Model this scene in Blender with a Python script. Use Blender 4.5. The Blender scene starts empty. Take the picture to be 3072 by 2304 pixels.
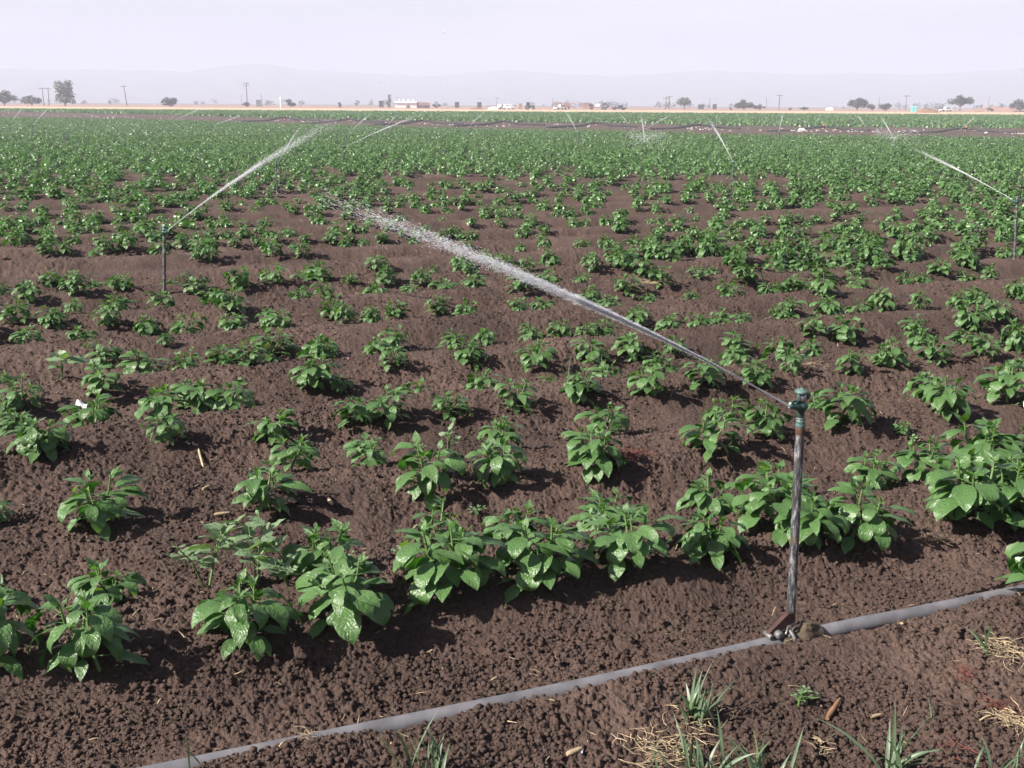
import bpy, math, random
import numpy as np
from mathutils import Matrix, Vector

random.seed(7)
RNG = np.random.default_rng(11)
sc = bpy.context.scene
COL = sc.collection
R = math.radians

# ---------------------------------------------------------------- camera model
F = 3300.0; PW, PH = 3072, 2304
H = 1.55
PITCH = math.atan((PH/2-313)/F)
ROLL = R(0.34)
cp, sp = math.cos(PITCH), math.sin(PITCH)

def ray(x, y):
    u, v = (x-PW/2)/F, (PH/2-y)/F
    u, v = u*math.cos(ROLL)-v*math.sin(ROLL), u*math.sin(ROLL)+v*math.cos(ROLL)
    return np.array([u, cp+v*sp, -sp+v*cp])

def at(x, y, z=0.0):
    d = ray(x, y)
    k = (z-H)/d[2]
    return np.array([d[0]*k, d[1]*k, z])

def at_dist(x, Y, y=None):
    """ground point at distance Y on the image column x (taken near the horizon)"""
    d = ray(x, 320 if y is None else y)
    return np.array([d[0]/d[1]*Y, Y, 0.0])

def proj(P):
    P = np.asarray(P, float); q = P-np.array([0, 0, H])
    X = q[..., 0]; Z = q[..., 1]*cp-q[..., 2]*sp; Yv = q[..., 1]*sp+q[..., 2]*cp
    Z = np.where(Z < 1e-6, 1e-6, Z)
    u, v = X/Z, Yv/Z
    u, v = u*math.cos(ROLL)+v*math.sin(ROLL), -u*math.sin(ROLL)+v*math.cos(ROLL)
    return PW/2+u*F, PH/2-v*F

def hor(x):
    return 313.0+(x-PW/2)*math.tan(ROLL)

cam = bpy.data.cameras.new("camera")
cam.sensor_width = 36; cam.lens = F/PW*36
cam.clip_start = 0.05; cam.clip_end = 40000
camo = bpy.data.objects.new("camera", cam); COL.objects.link(camo)
camo.matrix_world = Matrix.Translation((0, 0, H)) @ Matrix.Rotation(R(90)-PITCH, 4, 'X') @ Matrix.Rotation(ROLL, 4, 'Z')
sc.camera = camo

# ---------------------------------------------------------------- noise
PERM = RNG.permutation(512).astype(np.int64)
PERM = np.concatenate([PERM, PERM, PERM])
ANG = RNG.random(512)*2*np.pi
GX, GY = np.cos(ANG), np.sin(ANG)
RA, RB, RC = RNG.random(512), RNG.random(512), RNG.random(512)

def hsh(ix, iy, s):
    return PERM[(PERM[(ix+s*57) & 511]+iy) & 511]

def perlin(x, y, s=0):
    x = np.asarray(x, float); y = np.asarray(y, float)
    ix = np.floor(x).astype(np.int64); iy = np.floor(y).astype(np.int64)
    fx, fy = x-ix, y-iy
    ux, uy = fx*fx*fx*(fx*(fx*6-15)+10), fy*fy*fy*(fy*(fy*6-15)+10)
    def g(dx, dy):
        h = hsh(ix+dx, iy+dy, s)
        return GX[h]*(fx-dx)+GY[h]*(fy-dy)
    a, b, c, d = g(0, 0), g(1, 0), g(0, 1), g(1, 1)
    return ((a+(b-a)*ux)*(1-uy)+(c+(d-c)*ux)*uy)*1.5

def lumps(x, y, s=0, keep=0.8):
    """rounded crumbs: spheres of varied size on a jittered lattice, height 0..0.5 of a cell"""
    x = np.asarray(x, float); y = np.asarray(y, float)
    ix = np.floor(x).astype(np.int64); iy = np.floor(y).astype(np.int64)
    out = np.zeros_like(x)
    for dx in (-1, 0, 1):
        for dy in (-1, 0, 1):
            h = hsh(ix+dx, iy+dy, s)
            px, py = ix+dx+0.1+0.8*RA[h], iy+dy+0.1+0.8*RB[h]
            rr = np.where(RC[h] < keep, 0.32+0.40*RC[h]/keep, 0.0)
            d2 = (x-px)**2+(y-py)**2
            out = np.maximum(out, np.sqrt(np.maximum(rr*rr-d2, 0)))
    return out

AL = R(22.3); ca, sa = math.cos(AL), math.sin(AL)
def n_of(x, y): return y*ca-x*sa
def t_of(x, y): return x*ca+y*sa
def from_nt(n, t): return (t*ca-n*sa, t*sa+n*ca)

PIPE_N = 2.468
# edge of the pepper field: the lane, as points on the photo's ground
LANE_D = [(-1500, 20, 30), (-600, 26, 38), (0, 30, 43), (450, 37.5, 46.5), (800, 45.4, 54), (1100, 50.6, 60.6), (1450, 53.5, 66.5), (1900, 57, 70), (2200, 63, 77), (2700, 65, 78), (3072, 65, 81), (3700, 68, 86), (4600, 72, 92)]
LANE_PX = [(p[0], hor(p[0])+p[2]) for p in LANE_D]      # near edge as seen
LANE_TOP = [(p[0], hor(p[0])+p[1]) for p in LANE_D]     # far edge
LANE = np.array([at(p[0], hor(p[0])+p[2]*1.25) for p in LANE_D])   # where the near crop really stops: its tops hide the verge
def lane_y(x):
    return np.interp(x, LANE[:, 0], LANE[:, 1])

def smooth(a, b, x):
    t = np.clip((x-a)/(b-a), 0, 1); return t*t*(3-2*t)

def ground_z(x, y, detail=2):
    x = np.asarray(x, float); y = np.asarray(y, float)
    r = np.hypot(x, y)
    n = n_of(x, y); t = t_of(x, y)
    nn = n+0.05*perlin(t*0.7, n*0.8, 3)+0.025*perlin(t*2.6, n*2.2, 4)
    c = np.cos(2*np.pi*(nn-3.185)/1.05)
    prof = np.tanh(c*1.35)*0.8+c*0.15
    fade = 1-smooth(60, 90, r)
    bed = 0.074*prof*fade*(0.85+0.4*perlin(t*0.35, n*0.9, 9))
    # the headland on the camera's side of the pipe: no beds, loose flat soil thrown against the pipe
    head = smooth(2.60, 2.44, n)
    hz = 0.004+0.018*np.exp(-((n-2.37)/0.07)**2)*(.75+.9*perlin(t*2.1, n*1.1, 13))+0.02*perlin(t*1.3, n*1.3, 12)-0.012*smooth(2.2, 1.5, n)
    z = bed*(1-head)+hz*head
    groove = np.exp(-((n-PIPE_N)/0.030)**2)
    z = z*(1-groove)+(-0.030)*groove
    if detail >= 1:
        a = 1-smooth(25, 60, r)
        z = z+a*(0.013*perlin(x*3.3, y*3.3, 1)+0.009*perlin(x*8.1, y*8.1, 2))
    if detail >= 2:
        b = 1-smooth(10, 20, r)
        m = 0.55+0.50*np.clip(perlin(x*1.7, y*1.7, 21)*2.2+0.15, -1, 1)
        wx, wy = x+.012*perlin(x*17, y*17, 30), y+.012*perlin(x*17, y*17, 31)
        z = z+b*(m*(0.45/22*lumps(wx*22, wy*22, 5, .35)+0.80/52*lumps(wx*52+7, wy*52+9, 6, .6))+0.80/84*lumps(wx*84+2, wy*84+3, 7, .8)*(.5+.5*m)+0.7/125*lumps(wx*125, wy*125, 14, .85))
        z = z+b*0.003*perlin(x*34, y*34, 8)-b*.008
    return z

# ---------------------------------------------------------------- mesh helpers
def npmesh(name, V, F4=None, F3=None, uv=None, tint=None, smooth_=True, mats=()):
    me = bpy.data.meshes.new(name)
    V = np.asarray(V, np.float32)
    lv, ls, lt = [], [], []
    off = 0
    if F4 is not None and len(F4):
        F4 = np.asarray(F4, np.int32); lv.append(F4.ravel()); ls.append(np.arange(len(F4))*4); lt.append(np.full(len(F4), 4)); off = F4.size
    if F3 is not None and len(F3):
        F3 = np.asarray(F3, np.int32); lv.append(F3.ravel()); ls.append(off+np.arange(len(F3))*3); lt.append(np.full(len(F3), 3))
    lv = np.concatenate(lv).astype(np.int32); ls = np.concatenate(ls).astype(np.int32); lt = np.concatenate(lt).astype(np.int32)
    me.vertices.add(len(V)); me.vertices.foreach_set("co", V.ravel())
    me.loops.add(len(lv)); me.loops.foreach_set("vertex_index", lv)
    me.polygons.add(len(ls)); me.polygons.foreach_set("loop_start", ls); me.polygons.foreach_set("loop_total", lt)
    if smooth_:
        me.polygons.foreach_set("use_smooth", np.ones(len(ls), bool))
    if uv is not None:
        l = me.uv_layers.new(name="UVMap")
        l.data.foreach_set("uv", np.asarray(uv, np.float32)[lv].ravel())
    if tint is not None:
        a = me.attributes.new("tint", 'FLOAT', 'POINT')
        a.data.foreach_set("value", np.asarray(tint, np.float32))
    me.update(calc_edges=True)
    for m in mats: me.materials.append(m)
    return me

class MB:
    """collects simple shapes into one mesh"""
    def __init__(s): s.v = []; s.f = []; s.sm = []
    def add(s, vs, fs, sm=False):
        o = len(s.v); s.v += [tuple(map(float, v)) for v in vs]
        s.f += [tuple(i+o for i in f) for f in fs]; s.sm += [sm]*len(fs); return s
    def box(s, c, d, rot=None, taper=1.0, bev=0.0):
        hx, hy, hz = d[0]/2, d[1]/2, d[2]/2
        if bev <= 0:
            P = [(-hx, -hy, -hz), (hx, -hy, -hz), (hx, hy, -hz), (-hx, hy, -hz),
                 (-hx*taper, -hy*taper, hz), (hx*taper, -hy*taper, hz), (hx*taper, hy*taper, hz), (-hx*taper, hy*taper, hz)]
            Fc = [(0, 3, 2, 1), (4, 5, 6, 7), (0, 1, 5, 4), (1, 2, 6, 5), (2, 3, 7, 6), (3, 0, 4, 7)]
        else:
            b = min(bev, hx*.9, hy*.9, hz*.9)
            P = []; 
            for z, q in ((-hz, b), (-hz+b, 0), (hz-b, 0), (hz, b)):
                k = taper if z > 0 else 1.0
                ax, ay = (hx-q)*k, (hy-q)*k
                e = b
                P += [(-ax+e, -ay, z), (ax-e, -ay, z), (ax, -ay+e, z), (ax, ay-e, z), (ax-e, ay, z), (-ax+e, ay, z), (-ax, ay-e, z), (-ax, -ay+e, z)]
            Fc = [tuple(range(7, -1, -1)), tuple(range(24, 32))]
            for k in range(3):
                for i in range(8):
                    j = (i+1) % 8
                    Fc.append((k*8+i, k*8+j, k*8+8+j, k*8+8+i))
        M = rot if rot is not None else Matrix.Identity(3)
        c = Vector(c)
        return s.add([c+M @ Vector(p) for p in P], Fc)
    def tube(s, pts, rad, n=10, caps=True, sm=True):
        pts = [Vector(p) for p in pts]
        if not hasattr(rad, '__len__'): rad = [rad]*len(pts)
        prev = None; V = []; Fc = []
        for i, p in enumerate(pts):
            a = pts[max(i-1, 0)]; b = pts[min(i+1, len(pts)-1)]
            d = (b-a)
            d = d.normalized() if d.length > 1e-9 else Vector((0, 0, 1))
            if prev is None:
                u = d.orthogonal().normalized()
            else:
                u = (prev-d*prev.dot(d)); u = u.normalized() if u.length > 1e-6 else d.orthogonal().normalized()
            prev = u; w = d.cross(u)
            for k in range(n):
                q = 2*math.pi*k/n
                V.append(p+(u*math.cos(q)+w*math.sin(q))*rad[i])
        for i in range(len(pts)-1):
            for k in range(n):
                j = (k+1) % n
                Fc.append((i*n+k, i*n+j, i*n+n+j, i*n+n+k))
        s.add(V, Fc, sm)
        if caps:
            o = len(V)
            s.add(V[:n], [tuple(range(n-1, -1, -1))]); s.add(V[-n:], [tuple(range(n))])
        return s
    def lathe(s, prof, base=(0, 0, 0), n=20, rot=None, sm=True):
        """prof: (radius, z) list"""
        V = []; Fc = []
        M = rot if rot is not None else Matrix.Identity(3); b = Vector(base)
        for r, z in prof:
            for k in range(n):
                q = 2*math.pi*k/n
                V.append(b+M @ Vector((r*math.cos(q), r*math.sin(q), z)))
        for i in range(len(prof)-1):
            for k in range(n):
                j = (k+1) % n
                Fc.append((i*n+k, i*n+j, i*n+n+j, i*n+n+k))
        s.add(V, Fc, sm)
        s.add(V[:n], [tuple(range(n-1, -1, -1))]); s.add(V[-n:], [tuple(range(n))])
        return s
    def mesh(s, name, mat):
        me = bpy.data.meshes.new(name); me.from_pydata(s.v, [], s.f); me.update()
        me.polygons.foreach_set("use_smooth", np.array(s.sm, bool))
        me.materials.append(mat); return me
    def build(s, name, mat, parent=None, loc=None):
        o = bpy.data.objects.new(name, s.mesh(name, mat)); COL.objects.link(o)
        if parent is not None: o.parent = parent
        if loc is not None: o.location = loc
        return o

def link(name, me, parent=None, loc=None):
    o = bpy.data.objects.new(name, me); COL.objects.link(o)
    if parent is not None: o.parent = parent
    if loc is not None: o.location = loc
    return o
def tag(o, label=None, cat=None, group=None, kind=None):
    if label: o['label'] = label
    if cat: o['category'] = cat
    if group: o['group'] = group
    if kind: o['kind'] = kind
    return o
def empty(name, loc, rz=0.0, scale=1.0):
    o = bpy.data.objects.new(name, None); COL.objects.link(o)
    o.location = tuple(map(float, loc)); o.rotation_euler = (0, 0, rz); o.scale = (scale,)*3
    o.empty_display_size = 0.05
    return o
KIDS = {}
def copy_tree(root):
    c = root.copy(); COL.objects.link(c)
    for k in [o for o in root.children]:
        d = k.copy(); COL.objects.link(d); d.parent = c
        for g in k.children:
            e = g.copy(); COL.objects.link(e); e.parent = d
    return c

# ---------------------------------------------------------------- materials
def newmat(name):
    m = bpy.data.materials.new(name); m.use_nodes = True
    nt = m.node_tree; b = nt.nodes["Principled BSDF"]
    return m, nt, b
def N(nt, t, **k):
    n = nt.nodes.new(t)
    for a, v in k.items():
        if a in n.bl_rna.properties.keys(): setattr(n, a, v)
        else: n.inputs[a].default_value = v
    return n
def ramp(nt, stops):
    n = nt.nodes.new("ShaderNodeValToRGB"); e = n.color_ramp.elements
    while len(e) < len(stops): e.new(0.5)
    for i, (p, c) in enumerate(stops):
        e[i].position = p; e[i].color = (*c, 1) if len(c) == 3 else c
    return n
def plain(name, col, rough=0.6, metal=0.0, var=0.15, scale=6.0, bump=0.0, spec=0.5):
    m, nt, b = newmat(name); L = nt.links
    co = N(nt, "ShaderNodeTexCoord"); no = N(nt, "ShaderNodeTexNoise", Scale=scale, Detail=6.0)
    L.new(co.outputs["Object"], no.inputs["Vector"])
    lo = tuple(c*(1-var) for c in col); hi = tuple(min(1, c*(1+var)) for c in col)
    r = ramp(nt, [(0.3, lo), (0.7, hi)]); L.new(no.outputs["Fac"], r.inputs["Fac"])
    L.new(r.outputs["Color"], b.inputs["Base Color"])
    b.inputs["Roughness"].default_value = rough; b.inputs["Metallic"].default_value = metal
    b.inputs["Specular IOR Level"].default_value = spec
    if bump:
        bp = N(nt, "ShaderNodeBump", Strength=bump, Distance=0.01); L.new(no.outputs["Fac"], bp.inputs["Height"]); L.new(bp.outputs["Normal"], b.inputs["Normal"])
    return m

def mat_soil():
    m, nt, b = newmat("soil"); L = nt.links
    co = N(nt, "ShaderNodeTexCoord")
    a = N(nt, "ShaderNodeTexNoise", Scale=1.1, Detail=5.0); L.new(co.outputs["Object"], a.inputs["Vector"])
    g = N(nt, "ShaderNodeTexNoise", Scale=55.0, Detail=6.0, Roughness=0.7); L.new(co.outputs["Object"], g.inputs["Vector"])
    f = N(nt, "ShaderNodeTexNoise", Scale=260.0, Detail=3.0); L.new(co.outputs["Object"], f.inputs["Vector"])
    r1 = ramp(nt, [(0.30, (0.058, 0.0370, 0.0300)), (0.52, (0.088, 0.0570, 0.0465)), (0.72, (0.122, 0.081, 0.066))]); L.new(a.outputs["Fac"], r1.inputs["Fac"])
    r2 = ramp(nt, [(0.28, (0.62, 0.60, 0.60)), (0.55, (1, 1, 1)), (0.78, (1.35, 1.32, 1.28))]); L.new(g.outputs["Fac"], r2.inputs["Fac"])
    mx = N(nt, "ShaderNodeMix", data_type='RGBA', blend_type='MULTIPLY'); mx.inputs[0].default_value = 1
    L.new(r1.outputs["Color"], mx.inputs[6]); L.new(r2.outputs["Color"], mx.inputs[7])
    # scattered pale mineral grains
    vo = N(nt, "ShaderNodeTexVoronoi", Scale=85.0); L.new(co.outputs["Object"], vo.inputs["Vector"])
    lt = N(nt, "ShaderNodeMath", operation='LESS_THAN'); lt.inputs[1].default_value = 0.10; L.new(vo.outputs["Distance"], lt.inputs[0])
    sx = N(nt, "ShaderNodeSeparateColor"); L.new(vo.outputs["Color"], sx.inputs[0])
    gt = N(nt, "ShaderNodeMath", operation='GREATER_THAN'); gt.inputs[1].default_value = 0.90; L.new(sx.outputs[0], gt.inputs[0])
    mu = N(nt, "ShaderNodeMath", operation='MULTIPLY'); L.new(lt.outputs[0], mu.inputs[0]); L.new(gt.outputs[0], mu.inputs[1])
    mg = N(nt, "ShaderNodeMix", data_type='RGBA'); L.new(mu.outputs[0], mg.inputs[0]); L.new(mx.outputs[2], mg.inputs[6]); mg.inputs[7].default_value = (0.22, 0.17, 0.13, 1)
    L.new(mg.outputs[2], b.inputs["Base Color"])
    b.inputs["Roughness"].default_value = 0.88; b.inputs["Specular IOR Level"].default_value = 0.3
    ad = N(nt, "ShaderNodeMath", operation='ADD'); L.new(g.outputs["Fac"], ad.inputs[0])
    sc2 = N(nt, "ShaderNodeMath", operation='MULTIPLY'); sc2.inputs[1].default_value = 0.45; L.new(f.outputs["Fac"], sc2.inputs[0]); L.new(sc2.outputs[0], ad.inputs[1])
    bp = N(nt, "ShaderNodeBump", Strength=1.0, Distance=0.012); L.new(ad.outputs[0], bp.inputs["Height"]); L.new(bp.outputs["Normal"], b.inputs["Normal"])
    return m

def mat_leaf(name, dark, light, young, under, rough=0.30, trans=0.22, wet=True):
    m, nt, b = newmat(name); L = nt.links
    uv = N(nt, "ShaderNodeUVMap"); uv.uv_map = "UVMap"
    sep = N(nt, "ShaderNodeSeparateXYZ"); L.new(uv.outputs[0], sep.inputs[0])
    # distance from the midrib, side veins
    sb = N(nt, "ShaderNodeMath", operation='SUBTRACT'); L.new(sep.outputs[0], sb.inputs[0]); sb.inputs[1].default_value = 0.5
    ab = N(nt, "ShaderNodeMath", operation='ABSOLUTE'); L.new(sb.outputs[0], ab.inputs[0])
    m1 = N(nt, "ShaderNodeMath", operation='MULTIPLY'); L.new(ab.outputs[0], m1.inputs[0]); m1.inputs[1].default_value = -0.75
    a1 = N(nt, "ShaderNodeMath", operation='ADD'); L.new(m1.outputs[0], a1.inputs[0]); L.new(sep.outputs[1], a1.inputs[1])
    m2 = N(nt, "ShaderNodeMath", operation='MULTIPLY'); L.new(a1.outputs[0], m2.inputs[0]); m2.inputs[1].default_value = 46.0
    si = N(nt, "ShaderNodeMath", operation='SINE'); L.new(m2.outputs[0], si.inputs[0])
    rib = N(nt, "ShaderNodeMath", operation='LESS_THAN'); L.new(ab.outputs[0], rib.inputs[0]); rib.inputs[1].default_value = 0.022
    vein = N(nt, "ShaderNodeMath", operation='GREATER_THAN'); L.new(si.outputs[0], vein.inputs[0]); vein.inputs[1].default_value = 0.965
    vv = N(nt, "ShaderNodeMath", operation='MULTIPLY'); L.new(vein.outputs[0], vv.inputs[0]); vv.inputs[1].default_value = 0.16
    rv = N(nt, "ShaderNodeMath", operation='MAXIMUM'); L.new(rib.outputs[0], rv.inputs[0]); L.new(vv.outputs[0], rv.inputs[1])
    at_ = N(nt, "ShaderNodeAttribute"); at_.attribute_name = "tint"
    oi = N(nt, "ShaderNodeObjectInfo")
    r = ramp(nt, [(0.0, dark), (0.6, light), (1.0, young)]); L.new(at_.outputs["Fac"], r.inputs["Fac"])
    hs = N(nt, "ShaderNodeHueSaturation"); L.new(r.outputs["Color"], hs.inputs["Color"])
    mr = N(nt, "ShaderNodeMapRange"); L.new(oi.outputs["Random"], mr.inputs[0]); mr.inputs[3].default_value = 0.85; mr.inputs[4].default_value = 1.15
    L.new(mr.outputs[0], hs.inputs["Value"])
    geo = N(nt, "ShaderNodeNewGeometry")
    mb = N(nt, "ShaderNodeMix", data_type='RGBA'); L.new(geo.outputs["Backfacing"], mb.inputs[0]); L.new(hs.outputs[0], mb.inputs[6]); mb.inputs[7].default_value = (*under, 1)
    mv = N(nt, "ShaderNodeMix", data_type='RGBA'); L.new(rv.outputs[0], mv.inputs[0]); L.new(mb.outputs[2], mv.inputs[6]); mv.inputs[7].default_value = (light[0]*2.0, light[1]*1.6, light[2]*1.6, 1)
    L.new(mv.outputs[2], b.inputs["Base Color"])
    b.inputs["Specular IOR Level"].default_value = 0.6
    co = N(nt, "ShaderNodeTexCoord")
    no = N(nt, "ShaderNodeTexNoise", Scale=90.0, Detail=3.0); L.new(co.outputs["Object"], no.inputs["Vector"])
    b.inputs["Roughness"].default_value = rough
    if wet:
        vo = N(nt, "ShaderNodeTexVoronoi", Scale=190.0); L.new(co.outputs["Object"], vo.inputs["Vector"])
        rr = N(nt, "ShaderNodeMapRange"); L.new(vo.outputs["Distance"], rr.inputs[0]); rr.inputs[1].default_value = 0.0; rr.inputs[2].default_value = 0.34; rr.inputs[3].default_value = 1.0; rr.inputs[4].default_value = 0.0
        sx = N(nt, "ShaderNodeSeparateColor"); L.new(vo.outputs["Color"], sx.inputs[0])
        gt = N(nt, "ShaderNodeMath", operation='GREATER_THAN'); gt.inputs[1].default_value = 0.55; L.new(sx.outputs[0], gt.inputs[0])
        be = N(nt, "ShaderNodeMath", operation='MULTIPLY'); L.new(rr.outputs[0], be.inputs[0]); L.new(gt.outputs[0], be.inputs[1])
        ro = N(nt, "ShaderNodeMapRange"); L.new(be.outputs[0], ro.inputs[0]); ro.inputs[3].default_value = rough; ro.inputs[4].default_value = 0.16; ro.inputs[2].default_value = 0.3
        L.new(ro.outputs[0], b.inputs["Roughness"])
        s1 = N(nt, "ShaderNodeMath", operation='MULTIPLY'); L.new(no.outputs["Fac"], s1.inputs[0]); s1.inputs[1].default_value = 1.2
        s2 = N(nt, "ShaderNodeMath", operation='MULTIPLY_ADD'); L.new(be.outputs[0], s2.inputs[0]); s2.inputs[1].default_value = 0.6; L.new(s1.outputs[0], s2.inputs[2])
        s3 = N(nt, "ShaderNodeMath", operation='MULTIPLY_ADD'); L.new(si.outputs[0], s3.inputs[0]); s3.inputs[1].default_value = -0.06; L.new(s2.outputs[0], s3.inputs[2])
        bp = N(nt, "ShaderNodeBump", Strength=0.75, Distance=0.005); L.new(s3.outputs[0], bp.inputs["Height"]); L.new(bp.outputs["Normal"], b.inputs["Normal"])
    tr = N(nt, "ShaderNodeBsdfTranslucent")
    hb = N(nt, "ShaderNodeMix", data_type='RGBA', blend_type='MULTIPLY'); hb.inputs[0].default_value = 1
    L.new(mv.outputs[2], hb.inputs[6]); hb.inputs[7].default_value = (1.7, 1.9, 0.8, 1); L.new(hb.outputs[2], tr.inputs["Color"])
    ms = N(nt, "ShaderNodeMixShader"); ms.inputs[0].default_value = trans
    L.new(b.outputs[0], ms.inputs[1]); L.new(tr.outputs[0], ms.inputs[2])
    L.new(ms.outputs[0], nt.nodes["Material Output"].inputs["Surface"])
    return m

def mat_water(name, op=1.0):
    m, nt, b = newmat(name); L = nt.links
    b.inputs["Base Color"].default_value = (0.94, 0.95, 0.97, 1); b.inputs["Roughness"].default_value = 0.12
    b.inputs["IOR"].default_value = 1.33
    tr = N(nt, "ShaderNodeBsdfTranslucent"); tr.inputs["Color"].default_value = (0.88, 0.90, 0.95, 1)
    ms = N(nt, "ShaderNodeMixShader"); ms.inputs[0].default_value = 0.42
    L.new(b.outputs[0], ms.inputs[1]); L.new(tr.outputs[0], ms.inputs[2])
    tp = N(nt, "ShaderNodeBsdfTransparent")
    m2 = N(nt, "ShaderNodeMixShader"); m2.inputs[0].default_value = op
    L.new(tp.outputs[0], m2.inputs[1]); L.new(ms.outputs[0], m2.inputs[2])
    L.new(m2.outputs[0], nt.nodes["Material Output"].inputs["Surface"])
    return m

def mat_steel_rust():
    m, nt, b = newmat("weathered_steel"); L = nt.links
    co = N(nt, "ShaderNodeTexCoord")
    mp = N(nt, "ShaderNodeMapping"); mp.inputs["Scale"].default_value = (95, 95, 22); L.new(co.outputs["Object"], mp.inputs["Vector"])
    n1 = N(nt, "ShaderNodeTexNoise", Scale=1.0, Detail=8.0, Roughness=0.75); L.new(mp.outputs[0], n1.inputs["Vector"])
    n2 = N(nt, "ShaderNodeTexNoise", Scale=14.0, Detail=6.0); L.new(co.outputs["Object"], n2.inputs["Vector"])
    r1 = ramp(nt, [(0.36, (0.022, 0.022, 0.026)), (0.50, (0.075, 0.075, 0.085)), (0.62, (0.34, 0.34, 0.36))]); L.new(n1.outputs["Fac"], r1.inputs["Fac"])
    r2 = ramp(nt, [(0.55, (0, 0, 0)), (0.68, (1, 1, 1))]); L.new(n2.outputs["Fac"], r2.inputs["Fac"])
    mx = N(nt, "ShaderNodeMix", data_type='RGBA'); L.new(r2.outputs["Color"], mx.inputs[0]); L.new(r1.outputs["Color"], mx.inputs[6]); mx.inputs[7].default_value = (0.14, 0.085, 0.045, 1)
    L.new(mx.outputs[2], b.inputs["Base Color"]); b.inputs["Roughness"].default_value = 0.5; b.inputs["Metallic"].default_value = 0.35
    bp = N(nt, "ShaderNodeBump", Strength=0.3, Distance=0.002); L.new(n1.outputs["Fac"], bp.inputs["Height"]); L.new(bp.outputs["Normal"], b.inputs["Normal"])
    return m

M = {}
M['soil'] = mat_soil()
M['leaf'] = mat_leaf("pepper_leaf", (0.019, 0.074, 0.012), (0.043, 0.136, 0.019), (0.13, 0.24, 0.035), (0.085, 0.165, 0.055), rough=0.37, trans=.26)
M['leaf_far'] = mat_leaf("pepper_leaf_far", (0.026, 0.094, 0.018), (0.054, 0.158, 0.028), (0.12, 0.24, 0.045), (0.09, 0.17, 0.060), rough=0.36, wet=False)
M['weed'] = mat_leaf("weed_leaf", (0.075, 0.155, 0.07), (0.12, 0.21, 0.095), (0.17, 0.27, 0.11), (0.15, 0.23, 0.12), rough=0.45)
M['grass'] = mat_leaf("grass_blade", (0.05, 0.095, 0.055), (0.08, 0.14, 0.07), (0.13, 0.19, 0.07), (0.09, 0.14, 0.08), rough=0.45, wet=False)
M['stem'] = plain("pepper_stem", (0.09, 0.16, 0.045), 0.5)
M['straw'] = plain("dry_straw", (0.36, 0.28, 0.175), 0.8, var=0.45, scale=30)
M['brown_stub'] = plain("brown_stub", (0.20, 0.105, 0.055), 0.8, var=0.3, scale=25)
M['red_stem'] = plain("red_stem", (0.17, 0.045, 0.035), 0.7, var=0.3, scale=20)
M['paper'] = plain("white_scrap", (0.80, 0.80, 0.82), 0.6, var=0.05)
M['pvc'] = plain("grey_pipe", (0.135, 0.132, 0.145), 0.55, var=0.28, scale=16, bump=0.2)
M['steel'] = mat_steel_rust()
M['rust'] = plain("rust", (0.055, 0.022, 0.014), 0.75, var=0.4, scale=60, bump=0.4)
M['bronze'] = plain("green_bronze", (0.030, 0.075, 0.062), 0.38, metal=0.35, var=0.4, scale=90)
M['bronze_pale'] = plain("verdigris", (0.085, 0.15, 0.135), 0.5, metal=0.2, var=0.35, scale=120)
M['debris'] = plain("pale_debris", (0.40, 0.37, 0.35), 0.8, var=0.2)
M['chrome'] = plain("plated_metal", (0.30, 0.29, 0.30), 0.35, metal=0.8, var=0.15, scale=50)
M['coupler'] = plain("brown_coupler", (0.080, 0.060, 0.040), 0.65, metal=0.2, var=0.35, scale=40, bump=0.2)
M['lever'] = plain("rusty_lever", (0.040, 0.018, 0.014), 0.6, var=0.4, scale=40)
M['band'] = plain("pale_clamp", (0.13, 0.125, 0.125), 0.55, metal=0.3, var=0.2, scale=40)
M['water'] = mat_water("water_spray", .62)
M['water_solid'] = mat_water("water_stream", .92)
M['water_far'] = mat_water("water_far_spray", .40)
M['black_hose'] = plain("black_hose", (0.022, 0.022, 0.024), 0.4)
M['red_valve'] = plain("red_valve", (0.42, 0.10, 0.06), 0.5)
M['bark'] = plain("bark", (0.13, 0.10, 0.08), 0.9, var=0.3, scale=3)
M['pole'] = plain("pole_wood", (0.12, 0.09, 0.075), 0.85, var=0.2, scale=3)
M['white_paint'] = plain("white_paint", (0.78, 0.78, 0.77), 0.55, var=0.06, scale=1)
M['roof'] = plain("brown_roof", (0.20, 0.10, 0.08), 0.7, var=0.15)
M['tan_wall'] = plain("tan_wall", (0.42, 0.22, 0.15), 0.8, var=0.12)
M['glass'] = plain("dark_glass", (0.03, 0.035, 0.04), 0.12)
M['tyre'] = plain("tyre_rubber", (0.025, 0.025, 0.027), 0.8)
M['green_paint'] = plain("tractor_green", (0.035, 0.115, 0.055), 0.4)
M['yellow_paint'] = plain("yellow_rim", (0.55, 0.38, 0.05), 0.5)
M['red_paint'] = plain("dull_red_paint", (0.22, 0.045, 0.04), 0.45)
M['grey_paint'] = plain("grey_paint", (0.22, 0.23, 0.25), 0.45)
M['dark_paint'] = plain("dark_paint", (0.05, 0.05, 0.06), 0.4)
M['crate'] = plain("brown_crate", (0.30, 0.16, 0.10), 0.8, var=0.3, scale=2)
M['teal'] = plain("teal_plastic", (0.10, 0.48, 0.48), 0.5, var=0.08)
M['canvas'] = plain("white_canvas", (0.75, 0.74, 0.72), 0.8, var=0.06)

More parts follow.
